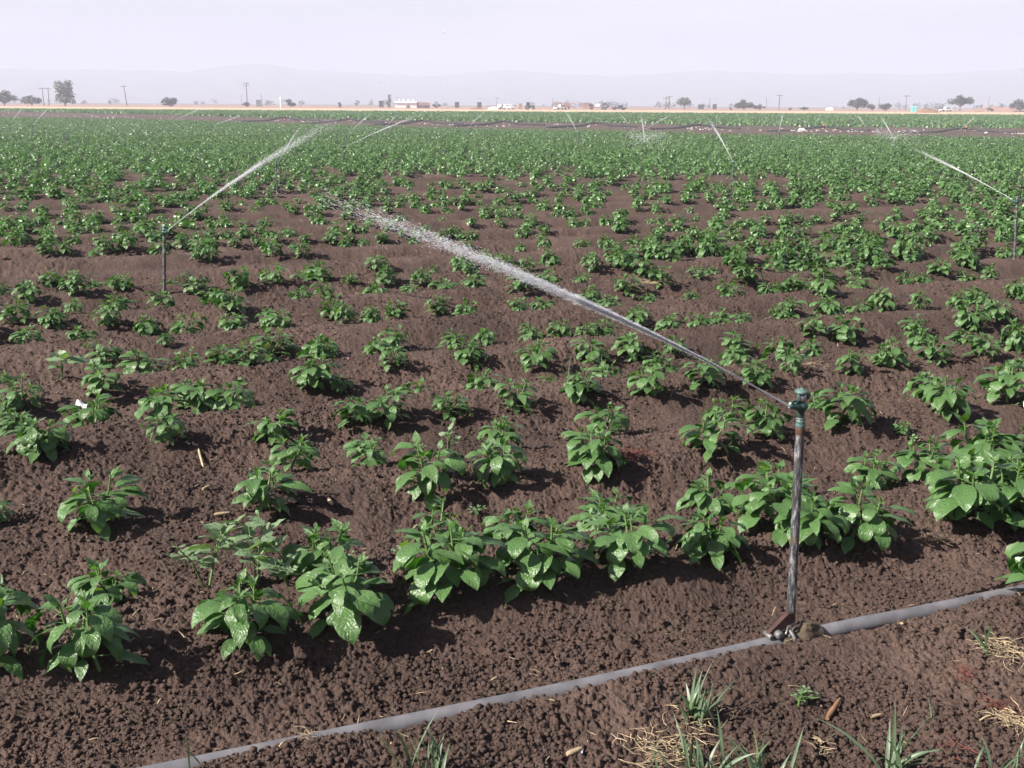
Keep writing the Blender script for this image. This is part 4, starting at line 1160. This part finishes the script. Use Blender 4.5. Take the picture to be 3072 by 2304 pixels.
for i, (fx, fy, tx, ty, end, near, lab, jlab) in enumerate(SP):
    p = at(fx, fy); D = p[1]
    o = SPR if i == 0 else copy_tree(SPR)
    z0 = (-.004+.03) if i == 0 else gz(p[0], p[1])
    # lean so that the top meets the photo
    dt = ray(tx, ty); k = D/dt[1]; top = np.array([0, 0, H])+dt*k
    hgt = min(max(top[2]-z0, .48), .74)
    s = 1.0
    full = .727
    if i: z0 = top[2]-full if top[2]-full < z0 else z0
    lean = math.atan2(top[0]-p[0], hgt)
    if i == 0: lean *= .6
    lean = max(min(lean, R(4)), R(-4))
    if D > 25: s = 1.0
    sx = 1.0 if D < 20 else min(1.0+(D-20)*.01, 1.5)
    o.scale = (sx, sx, 1)
    o.location = (p[0], p[1], z0)
    rot_l = Matrix.Rotation(lean, 4, 'Y')
    tag(o, lab, "sprinkler", "impact sprinklers on riser pipes")
    head = np.array(Matrix.Translation((p[0], p[1], z0)) @ rot_l @ Vector((0, 0, .670)))
    rz = RNG.random()*6.28
    if end is not None:
        P1 = jet_solve(head, end[0], end[1], .41, near)
        dv = P1-head; rz = math.atan2(dv[1], dv[0])+math.pi
        nz = head+dv/np.linalg.norm(dv)*.06*(1 if D < 12 else .3)
        if i == 0: nz = head+np.array([dv[0], dv[1], 0])/np.hypot(dv[0], dv[1])*.070+np.array([0, 0, .016])
        HEADS.append((i, nz, P1, D, jlab))
    o.rotation_euler = (rot_l @ Matrix.Rotation(rz, 4, 'Z')).to_euler()
for i, nz, P1, D, jlab in HEADS:
    if i == 0: jet(nz, P1, jlab, 95000, .0064, .00023, 1, core=.42, tail=2500, elong=8)
    elif i == 1: jet(nz, P1, jlab, 34000, .0105, .00042, 2, core=.08, tail=7000, elong=7)
    elif D < 20: jet(nz, P1, jlab, 9000, .011, .0006, i, core=.06, tail=900, elong=7)
    elif D < 40: jet(nz, P1, jlab, 6500, .012, .0010, i, core=0, tail=900, elong=8, mat='water_far')
    else: jet(nz, P1, jlab, 3600, .013, .0017, i, core=0, tail=600, elong=8, mat='water_far')

def mist(P, label, n, r, seed, drop, vshape=True):
    rng = np.random.default_rng(seed)
    q = rng.random(n)**.6; a = rng.random(n)*6.28
    el = np.where(rng.random(n) < .75, R(38), R(10))+rng.normal(0, .16, n)
    Pp = P[None]+(r*q)[:, None]*np.stack([np.cos(a)*np.cos(el), np.sin(a)*np.cos(el), np.sin(el)-.35*q], -1)
    rd = drop*np.exp(rng.normal(0, .4, n))
    V, Fx = droplets(Pp-P[None], np.tile([[0, 0, 1.0]], (n, 1))+rng.normal(0, .6, (n, 3)), rd*1.6, rd)
    tag(link("spray_burst", npmesh("spray_burst", V, None, Fx, mats=(M['water'],)), None, tuple(P)), label, "water spray")
for i, r_, n_ in ((7, .75, 900), (6, 1.0, 900)):
    fx, fy, tx, ty = SP[i][:4]; p = at(fx, fy); d = ray(tx, ty); P = np.array([0, 0, H])+d*(p[1]/d[1])
    mist(P, ["V-shaped white spray burst around the centre-right sprinkler head", "flat white spray burst around the far right sprinkler head"][i == 6], n_, r_, i, .0045)

def sky_drops():
    """falling drops torn from the broad left jet, seen against the sky and crop"""
    rng = np.random.default_rng(9)
    def clus(label, pts, n, dist, size, sig):
        P = []
        for k in range(n):
            j = rng.integers(len(pts)-1); q = rng.random()
            x = pts[j][0]*(1-q)+pts[j+1][0]*q+rng.normal(0, sig[0]); y = pts[j][1]*(1-q)+pts[j+1][1]*q+rng.normal(0, sig[1])
            d = ray(x, y); kk = rng.uniform(*dist)
            P.append(np.array([0, 0, H])+d*kk)
        P = np.array(P); c = P.mean(0)
        rd = size*np.exp(rng.normal(0, .4, n))
        V, Fx = droplets(P-c, np.tile([[.4, -.2, -.5]], (n, 1))+rng.normal(0, .4, (n, 3)), rd*1.5, rd)
        tag(link("water_drops", npmesh("water_drops", V, None, Fx, mats=(M['water'],)), None, tuple(c)), label, "water drops", kind="stuff")
    clus("sparse bright water drops against the sky at centre", [(1180, 270), (1290, 180), (1450, 95), (1560, 60)], 110, (5.5, 7.5), .0022, (55, 30))
    clus("falling water drops against the hills at far left", [(10, 240), (90, 270), (150, 300)], 90, (12, 16), .0035, (30, 20))
    clus("glinting water drops falling over the far left crop", [(300, 350), (400, 378), (470, 405)], 60, (24, 34), .008, (30, 9))
    clus("few water drops over the crop at centre right", [(1600, 260), (1900, 230), (2300, 240)], 45, (10, 14), .0028, (120, 40))
sky_drops()

# ---------------------------------------------------------------- lane: hoses, valves, pale debris
def lane_things():
    peaks = [(855, 353, 130), (1047, 358, 130), (1268, 363, 150), (1513, 366, 150), (1790, 371, 150), (2100, 376, 150), (2472, 382, 170), (2898, 388, 190)]
    labs = ["leftmost", "second from left", "third from left", "fourth from left", "fourth from right", "third from right", "second from right", "rightmost"]
    for (px, py, hw), lb in zip(peaks, labs):
        c = at(px, py+7); a = at(px-hw, py+14); b = at(px+hw*.8, py+11)
        pts = []
        for k in range(25):
            q = k/24
            P = a*(1-q*2)+c*q*2 if q < .5 else c*(2-q*2)+b*(q*2-1)
            z = .05+.17*math.exp(-((q-.5)/.16)**2)+.02*math.sin(q*17+px)
            pts.append((P[0]-c[0], P[1]-c[1], z))
        root = empty("lane_hose", (c[0], c[1], 0))
        MB().tube(pts, .075 if c[1] > 80 else .06, 8).build("hose", M['black_hose'], root)
        MB().lathe([(.07, .0), (.07, .1), (.05, .12), (.05, .20), (.09, .22), (.09, .30), (.04, .32)], (0, 0, .04), 10).build("valve", M['red_valve' if px in (855, 2472, 2898) else 'crate'], root)
        tag(root, f"black hose arching over a reddish valve, {lb} along the dirt lane", "hose", "black hoses along the dirt lane")
    rng = np.random.default_rng(4); mb = MB()
    for k in range(520):
        px = rng.uniform(-200, 3300); base = np.interp(px, [p[0] for p in LANE_PX], [p[1] for p in LANE_PX])
        if perlin(np.array([px/130]), np.array([0.5]), 70)[0]+rng.normal(0, .2) < .0: continue
        p = at(px, base-rng.uniform(0, 1)**2*9+1)
        s = rng.uniform(.04, .13)
        mb.box((p[0], p[1], .03+s*.2), (s*rng.uniform(.8, 2), s, s*.5), Matrix.Rotation(rng.random()*6, 3, 'Z') @ Matrix.Rotation(rng.normal(0, .4), 3, 'X'), taper=rng.uniform(.4, .9))
    tag(mb.build("lane_debris", M['debris']), "pale clods and dry residue strewn along the dirt lane", "debris", kind="stuff")
    p = at(2405, 393); mb = MB(); mb.box((0, 0, .09), (.5, .35, .18), bev=.06, taper=.7)
    tag(mb.build("white_bag", M['white_paint'], None, (p[0], p[1], 0)), "white bag lying on the dirt lane below the red valve", "bag")
lane_things()

# ---------------------------------------------------------------- far things
def wpx(px, x0=None): return px/F
def tree(px, base, top, w, kind, label, seed, D=None, trunk_h=.25, cl=None, shape='round'):
    D = D or 480.0
    p = at_dist(px, D); h = (base-top)/F*D*1.03; wd = w/F*D*1.03
    rng = np.random.default_rng(seed)
    root = empty("tree", (p[0], p[1], 0))
    tk = MB(); r0 = max(.16, h*.035)
    th = h*trunk_h
    tk.tube([(0, 0, -.2), (r0*.3, 0, th*.6), (0, 0, th*1.2)], [r0*1.2, r0, r0*.8], 7)
    cents = []
    nb = cl or (7 if w < 40 else 12)
    for k in range(nb):
        a = rng.random()*6.28; q = math.sqrt(rng.random())
        cx = math.cos(a)*q*wd*.36; cy = math.sin(a)*q*wd*.30
        if shape == 'round': cz = th+(h-th)*(.2+.62*rng.random()*(1-.45*q))
        elif shape == 'tall': cz = th*.6+(h-th*.6)*(.08+.84*k/(nb-1)); cx *= .75
        else: cz = th+(h-th)*(.30+.5*(1-q*q)*rng.random()+.05)
        rr_ = (.20+.14*rng.random())*min(wd, (h-th)*1.25)
        cents.append((cx, cy, cz, rr_))
        tk.tube([(0, 0, th), (cx*.5, cy*.5, th+(cz-th)*.55), (cx, cy, cz)], [r0*.6, r0*.38, r0*.15], 5)
    tk.build("trunk", M['bark'], root)
    V, T = [], []
    per = 120
    for cx, cy, cz, rr_ in cents:
        tone = rng.uniform(.1, .9)
        for k in range(per):
            d = rng.normal(0, 1, 3); d /= np.linalg.norm(d); q = rng.random()**.4
            c = np.array([cx, cy, cz])+d*rr_*q*np.array([1.1, 1.1, .8])
            if c[2] < th*.55: continue
            sz = rr_*rng.uniform(.12, .26)
            n_ = d+rng.normal(0, .6, 3); n_ /= np.linalg.norm(n_)
            u = np.cross(n_, [.3, .2, .9]); u /= np.linalg.norm(u); v = np.cross(n_, u)
            V += [c-u*sz, c-v*sz*.6, c+u*sz, c+v*sz*.6]; T += [np.clip(tone+rng.normal(0, .2), 0, 1)]*4
    Fq = np.arange(len(V)).reshape(-1, 4)
    link("crown", npmesh("crown", np.array(V), Fq, tint=np.array(T), smooth_=False, mats=(M[kind],)), root)
    tag(root, label, "tree", "scattered trees on the far plain")
TREES = [
 (14, 308, 264, 80, 'tree_dark', "dark spreading tree at the far left edge of the horizon", 'wide', .12),
 (96, 309, 278, 62, 'tree_dark', "dark low tree right of the one at the left edge", 'wide', .12),
 (196, 311, 243, 56, 'tree_grey', "tall airy grey-green tree, tallest on the left horizon", 'tall', .25),
 (510, 318, 285, 40, 'tree_dark', "round-crowned tree left of the tall utility pole", 'round', .1),
 (738, 320, 303, 20, 'tree_dark', "small bush at the foot of the tall utility pole", 'round', .1),
 (873, 321, 297, 34, 'tree_dark', "round tree right of the white post", 'round', .12),
 (1020, 323, 309, 14, 'tree_dark', "tiny conical tree between white post and narrow tree", 'tall', .1),
 (1168, 324, 287, 21, 'tree_grey', "narrow upright tree left of the white building", 'tall', .08),
 (1310, 324, 310, 30, 'tree_dark', "low bush behind the right end of the white building", 'round', .1),
 (1817, 327, 308, 26, 'tree_dark', "small round dark tree above the flatbed truck", 'round', .12),
 (2053, 329, 292, 46, 'tree_grey', "open-branched tree right of the pair of utility poles", 'wide', .28),
 (2195, 329, 319, 18, 'tree_dark', "little bush at the left of the long tree clump", 'round', .1),
 (2232, 329, 300, 56, 'tree_dark', "tallest tree of the clump right of centre", 'wide', .08),
 (2280, 329, 312, 46, 'tree_dark', "lower right tree of the clump right of centre", 'wide', .08),
 (2412, 329, 317, 40, 'tree_dark', "low bush between the clump and the white tent", 'wide', .1),
 (2372, 329, 320, 24, 'tree_dark', "smallest bush right of the tree clump", 'round', .1),
 (2572, 330, 292, 66, 'tree_dark', "big dark tree left of the pale green tree", 'wide', .12),
 (2618, 329, 306, 34, 'tree_pale', "pale green rounded tree between two dark trees", 'round', .1),
 (2658, 330, 307, 50, 'tree_dark', "round dark tree right of the pale green tree", 'round', .1),
 (2782, 329, 317, 20, 'tree_dark', "small bush right of the teal toilets", 'round', .1),
 (2822, 329, 315, 24, 'tree_dark', "bush left of the big umbrella-shaped tree", 'round', .1),
 (2880, 330, 285, 86, 'tree_dark', "big dark umbrella-shaped tree at the right", 'wide', .30),
 (2966, 325, 312, 22, 'tree_dark', "small tree right of the umbrella-shaped tree", 'round', .2),
 (3060, 326, 290, 66, 'tree_dark', "dark tree cut by the right edge of the photo", 'wide', .12),
 (2975, 326, 316, 16, 'tree_dark', "tiny bush beside the small tree at the right", 'round', .1),
]
for k, (px, b, t, w_, kind, lab, shp, th) in enumerate(TREES):
    tree(px, b, t, w_, kind, lab, 900+k, D=410, trunk_h=th, shape=shp, cl=(16 if w_ > 50 else None))

def far_shrubs():
    rng = np.random.default_rng(33); V, T = [], []
    for k in range(260):
        px = rng.uniform(-300, 3400)
        g = perlin(np.array([px/170.]), np.array([3.3]), 80)[0]
        if g+rng.normal(0, .25) < .0: continue
        D = rng.uniform(600, 1300); p = at_dist(px, D); hh = rng.uniform(1.5, 5.5)*(D/900); ww = hh*rng.uniform(.7, 2.2)
        tone = rng.random()
        for j in range(34):
            d = rng.normal(0, 1, 3); d /= np.linalg.norm(d)
            c = np.array([p[0], p[1], hh*.45])+d*np.array([ww*.5, ww*.4, hh*.5])*rng.random()**.4
            sz = hh*rng.uniform(.10, .22); u = rng.normal(0, 1, 3); u /= np.linalg.norm(u); v = np.cross(u, d); v /= max(np.linalg.norm(v), 1e-6)
            V += [c-u*sz, c-v*sz*.7, c+u*sz, c+v*sz*.7]; T += [tone]*4
    me = npmesh("far_shrubbery", np.array(V), np.arange(len(V)).reshape(-1, 4), tint=np.array(T), smooth_=False, mats=(M['tree_dark'],))
    tag(link("far_shrubbery", me), "hazy low line of shrubs and groves far across the plain", "shrubbery", kind="stuff")
far_shrubs()

def pole(px, base, top, lab, lean=0., arms=1, D=430, mat='pole', r=.17):
    p = at_dist(px, D); h = (base-top)/F*D*1.03
    root = empty("utility_pole", (p[0], p[1], 0)); root.rotation_euler = (0, lean, 0)
    MB().tube([(0, 0, -.3), (0, 0, h*.5), (0, 0, h)], [r*1.15, r, r*.8], 8).build("post", M[mat], root)
    for k in range(arms):
        MB().box((0, -.2, h-.35-.9*k), (2.4, .16, .18)).build("crossarm", M[mat], root)
        ins = MB()
        for x in (-1.05, -.5, .5, 1.05): ins.lathe([(.05, 0), (.08, .06), (.05, .18)], (x, -.2, h-.26-.9*k), 6)
        ins.build("insulators", M['grey_paint'], root)
    tag(root, lab, "utility pole", "utility poles on the far plain")
pole(133, 311, 261, "left pole of the pair near the left edge", R(-2), 1)
pole(148, 311, 262, "right pole of the pair near the left edge", R(1), 1)
pole(381, 319, 262, "leaning utility pole standing alone at the left", R(-5), 1)
pole(742, 323, 256, "tall utility pole with two crossarms, tallest of all", 0, 2)
pole(787, 323, 289, "short leaning pole right of the tall utility pole", R(-4), 0, r=.12)
pole(726, 322, 291, "faint thin pole left of the tall utility pole", 0, 0, D=650, r=.12)
pole(1194, 326, 297, "thin pole just left of the white building", 0, 0, r=.10)
pole(1490, 327, 300, "thin pole above the parked farm vehicles", 0, 1, D=600, r=.12)
pole(1658, 328, 300, "thin pole left of the trailer of brown crates", 0, 0, D=560, r=.12)
pole(1996, 330, 297, "left pole of the pair right of centre", R(3), 1)
pole(2007, 330, 293, "right pole of the pair right of centre", 0, 1)
pole(2129, 331, 301, "thin pole right of the open-branched tree", 0, 0, D=560, r=.12)
pole(2298, 331, 297, "thin pole behind the tree clump right of centre", 0, 0, D=560, r=.12)
pole(2337, 332, 290, "thin pole with a short crossarm right of the tree clump", 0, 1)
pole(2636, 332, 296, "thin pole between pale green tree and round dark tree", 0, 0, D=560, r=.12)
pole(2697, 332, 306, "short thin pole left of the teal toilets", 0, 0, D=560, r=.12)
pole(2717, 332, 289, "taller thin pole left of the teal toilets", 0, 1, r=.12)
pole(2965, 330, 290, "thin pole right of the umbrella-shaped tree", 0, 0, D=600, r=.12)
pole(843, 329, 295, "bright white post left of the narrow tree", 0, 0, D=300, mat='white_paint', r=.20)

def thing_at(name, px, D, rz=0.0, sc_=1.0):
    p = at_dist(px, D); return empty(name, (p[0], p[1], 0), rz-math.atan2(p[0], p[1]), sc_)
def wheel(root, x, y, r, w_, rim='grey_paint'):
    m = MB().lathe([(r*.55, -w_/2), (r*.95, -w_/2), (r, -w_*.3), (r, w_*.3), (r*.95, w_/2), (r*.55, w_/2)], (x, y, r), 16, Matrix.Rotation(R(90), 3, 'X'))
    t = m.build("wheel", M['tyre'], root)
    MB().lathe([(r*.1, -w_*.52), (r*.54, -w_*.40), (r*.54, w_*.40), (r*.1, w_*.52)], (x, y, r), 12, Matrix.Rotation(R(90), 3, 'X')).build("rim", M[rim], t)

def building():
    root = thing_at("farm_building", 1250, 420)
    k = 420/F*1.03
    w1 = 60*k; h1 = 14*k
    wl = MB(); wl.box((-w1*.50-.0, 0, h1*.5), (w1, 9, h1)); wl.build("wall", M['white_paint'], root)
    w2 = 36*k
    MB().box((w2*.5+.03, .3, h1*.28), (w2, 8, h1*.56)).build("shed_wall", M['tan_wall'], root)
    rf = MB()
    rf.add([(-w1-.3, -4.9, h1+.003), (0, -4.9, h1+.003), (0, 0, h1*1.28), (-w1-.3, 0, h1*1.28), (-w1-.3, 4.9, h1+.003), (0, 4.9, h1+.003)], [(0, 1, 2, 3), (3, 2, 5, 4), (0, 3, 4), (1, 5, 2)])
    rf.build("roof", M['white_paint'], root)
    r2 = MB(); r2.add([(.04, -4.4, h1*.60), (w2+.2, -4.4, h1*.60), (w2+.2, .3, h1*1.05), (.04, .3, h1*1.22), (.04, 4.6, h1*.6), (w2+.2, 4.6, h1*.6)], [(0, 1, 2, 3), (3, 2, 5, 4), (0, 3, 4), (1, 5, 2)])
    r2.build("shed_roof", M['roof'], root)
    for q in range(4): MB().lathe([(.35, 0), (.35, .5), (.55, .55), (.2, .9)], (-w1*(.15+.22*q), 0, h1*1.27), 8).build("roof_vent", M['white_paint'], root)
    MB().box((-w1*.40, -4.53, h1*.26), (1.3, .1, h1*.50)).build("door", M['roof'], root)
    MB().box((w2*.75, -3.75, h1*.2), (1.2, .1, h1*.38)).build("door", M['dark_paint'], root)
    tag(root, "long white farm building with a tan shed on its right", "building")
building()

def tractor():
    root = thing_at("tractor", 1589, 345, R(0), .92)
    MB().box((.9, 0, 1.05), (1.6, .75, .75), bev=.12).build("hood", M['green_paint'], root)
    MB().box((-.5, 0, .85), (1.6, .9, .6), bev=.1).build("chassis", M['green_paint'], root)
    cb = MB().box((-.55, 0, 1.75), (1.2, 1.2, 1.15), taper=.92, bev=.06).build("cab", M['glass'], root)
    MB().box((-.55, 0, 2.38), (1.4, 1.35, .14), bev=.05).build("cab_roof", M['green_paint'], cb)
    for y in (-.78, .78): wheel(root, -.75, y, .82, .42, 'yellow_paint')
    for y in (-.65, .65): wheel(root, 1.3, y, .52, .3, 'yellow_paint')
    MB().tube([(1.0, .2, 1.4), (1.0, .2, 2.25)], .05, 8).build("exhaust", M['dark_paint'], root)
    tag(root, "green farm tractor parked at the edge of the far crop", "tractor")
tractor()

def pickup(px, D, rz, mat, lab, cover=None, name="pickup_truck"):
    root = thing_at(name, px, D, rz, .92)
    MB().box((0, 0, .68), (4.9, 1.75, .5), bev=.12).build("body", M[mat], root)
    cb = MB().box((.35, 0, 1.28), (1.9, 1.6, .72), taper=.78, bev=.1).build("cab", M[mat], root)
    MB().box((.35, 0, 1.30), (1.75, 1.63, .38), taper=.86).build("window", M['glass'], cb)
    if cover: MB().box((-1.55, 0, 1.2), (1.7, 1.65, .6), bev=.06).build("bed_cover", M[cover], root)
    else: MB().box((-1.55, 0, .95), (1.6, 1.5, .08)).build("bed", M['dark_paint'], root)
    for x in (-1.5, 1.5):
        for y in (-.8, .8): wheel(root, x, y, .36, .24)
    tag(root, lab, "pickup truck", "vehicles parked along the far field edge")
pickup(1500, 345, R(70), 'white_paint', "white pickup right of the canvas arch")
pickup(1527, 340, R(-62), 'white_paint', "white pickup with bed cover just left of the reddish crate", 'white_paint')
pickup(1857, 345, R(15), 'dark_paint', "dark car-like pickup right of the long flatbed truck")
pickup(2838, 380, R(35), 'white_paint', "white pickup parked left of the umbrella-shaped tree")
pickup(1681, 340, R(40), 'white_paint', "white pickup in front of the trailer of brown crates")

def flatbed():
    root = thing_at("flatbed_truck", 1797, 350, 0, .92)
    MB().box((0.6, 0, .95), (4.6, 1.9, .18)).build("bed", M['dark_paint'], root)
    cb = MB().box((-2.6, 0, 1.2), (1.6, 1.9, 1.5), taper=.86, bev=.12).build("cab", M['red_paint'], root)
    MB().box((-2.6, 0, 1.55), (1.45, 1.93, .5), taper=.9).build("window", M['glass'], cb)
    MB().box((-.4, 0, 1.55), (1.5, 1.5, 1.0), bev=.06).build("water_tank", M['white_paint'], root)
    MB().box((2.2, 0, 1.3), (1.1, 1.6, .5), bev=.05).build("toolbox", M['grey_paint'], root)
    for x in (-2.5, 1.2, 2.1):
        for y in (-.85, .85): wheel(root, x, y, .45, .3)
    tag(root, "long flatbed truck with dark red cab and white tank", "truck", "vehicles parked along the far field edge")
flatbed()

def crate_trailer():
    root = thing_at("crate_trailer", 1690, 385, 0)
    MB().box((0, 0, .9), (5.6, 2.2, .2)).build("bed", M['dark_paint'], root)
    for x in (-1.8, 1.8):
        for y in (-.9, .9): wheel(root, x, y, .42, .28)
    MB().tube([(2.8, 0, .9), (4.2, 0, .5)], .08, 6).build("drawbar", M['dark_paint'], root)
    tag(root, "low trailer carrying a row of brown crates", "trailer")
    for k in range(5):
        o = thing_at("crate", 1690, 385, 0); c, s_ = math.cos(o.rotation_euler[2]), math.sin(o.rotation_euler[2])
        dx = -2.15+1.07*k; o.location = (o.location[0]+dx*c, o.location[1]+dx*s_, 1.0)
        m = MB(); m.box((0, 0, .1), (1.0, 1.9, .16)); 
        for q in range(4):
            m.box((0, -.94, .30+.24*q), (1.0, .05, .19)); m.box((0, .94, .30+.24*q), (1.0, .05, .19)); m.box((-.48, 0, .30+.24*q), (.04, 1.83, .19)); m.box((.48, 0, .30+.24*q), (.04, 1.83, .19))
        m.build("slatted_box", M['crate'], o)
        tag(o, f"brown slatted crate on the trailer, {['leftmost', 'second from left', 'middle one', 'second from right', 'rightmost'][k]} of five", "crate", "brown crates on the trailer")
crate_trailer()

def bin_at(px, D, w_, h_, mat, lab):
    root = thing_at("field_box", px, D)
    MB().box((0, 0, h_*.5+.2), (w_, w_, h_), bev=.05).build("box", M[mat], root)
    lg = [MB().box((x*w_*.4, y*w_*.4, .1), (.15, .15, .2)).build("leg", M['dark_paint'], root) for x in (-1, 1) for y in (-1, 1)]
    MB().box((0, 0, h_+.25), (w_*1.08, w_*1.08, .08)).build("lid", M['roof'], root)
    tag(root, lab, "box", "boxes standing on the far field edge")
bin_at(1561, 345, 1.0, 1.5, 'crate', "reddish brown crate box beside the green tractor")
bin_at(1144, 420, 1.7, 2.3, 'dark_paint', "dark box left of the narrow upright tree")
bin_at(1371, 420, 1.6, 2.0, 'dark_paint', "dark box right of the white building, nearer to it")
bin_at(1438, 420, 1.6, 2.0, 'dark_paint', "dark box left of the canvas arch, farther from the building")
bin_at(1755, 420, 1.6, 2.0, 'crate', "brown box left above the flatbed truck")
bin_at(776, 430, 1.8, 2.3, 'grey_paint', "grey box between the tall pole and the short leaning pole")
bin_at(2103, 420, 2.2, 1.6, 'dark_paint', "low dark box right of the open-branched tree")
bin_at(2144, 420, 1.5, 1.8, 'dark_paint', "small dark box farther right of the open-branched tree")

def toilet(px, lab):
    root = thing_at("portable_toilet", px, 350, 0, .78)
    MB().box((0, 0, 1.05), (1.0, 1.05, 2.1), bev=.06).build("cabin", M['teal'], root)
    MB().box((0, 0, 2.16), (1.1, 1.12, .12), taper=.8, bev=.04).build("roof", M['white_paint'], root)
    MB().box((0, -.55, 1.02), (.7, .06, 1.85)).build("door", M['teal'], root)
    MB().tube([(.3, .35, 2.2), (.3, .35, 2.6)], .06, 8).build("vent_pipe", M['dark_paint'], root)
    tag(root, lab, "portable toilet", "teal portable toilets")
toilet(2737, "left of two teal portable toilets at the right")
toilet(2746.5, "right of two teal portable toilets at the right")

def arch(px, D, w_, h_, lab, name="canvas_arch"):
    root = thing_at(name, px, D)
    m = MB(); V = []; n = 13
    for y in (-2, 2):
        for k in range(n): q = math.pi*k/(n-1); V.append((-math.cos(q)*w_/2, y, math.sin(q)**.8*h_))
    m.add(V, [(k, k+1, n+k+1, n+k) for k in range(n-1)]+[tuple(range(n)), tuple(range(2*n-1, n-1, -1))], False)
    m.build("cover", M['canvas'], root)
    fr = MB()
    for y in (-2.03, 2.03): fr.tube([(v[0]*1.01, y, v[2]*1.01) for v in V[:n]], .06, 6)
    fr.build("frame", M['dark_paint'], root)
    tag(root, lab, "shelter")
arch(1478, 340, 3.6, 1.1, "low white canvas arch at the left end of the vehicles")
arch(2488, 430, 3.2, 1.5, "white tent left of the big dark tree", "white_tent")

def mound(px, D, w_, d_, h_, mat, lab, name, seed):
    rng = np.random.default_rng(seed); n = 26; V = []
    for i in range(n):
        for j in range(n):
            u, v = i/(n-1)*2-1, j/(n-1)*2-1
            r_ = max(0, 1-u*u)*max(0, 1-v*v)
            V.append((u*w_/2, v*d_/2, h_*r_**.8*(1+.35*perlin(np.array([u*3+seed]), np.array([v*3.]), 90)[0])-.05))
    Fc = [(i*n+j, i*n+n+j, i*n+n+j+1, i*n+j+1) for i in range(n-1) for j in range(n-1)]
    p = at_dist(px, D)
    o = link(name, npmesh(name, V, Fc, mats=(mat,)), None, (p[0], p[1], .03)); return o
tag(mound(2785, 300, 5.6, 4, 1.1, M['brown_stub'], "", "brush_pile", 3), "brown brush pile right of the teal toilets", "brush pile")
tag(mound(2990, 420, 22, 14, 1.5, M['red_soil'], "", "earth_bank", 4), "long tan earth bank at the right below the edge tree", None, kind="structure")
tag(mound(1430, 330, 4.5, 3, .55, M['brown_stub'], "", "brush_pile", 6), "small dark brush pile left of the canvas arch", "brush pile")
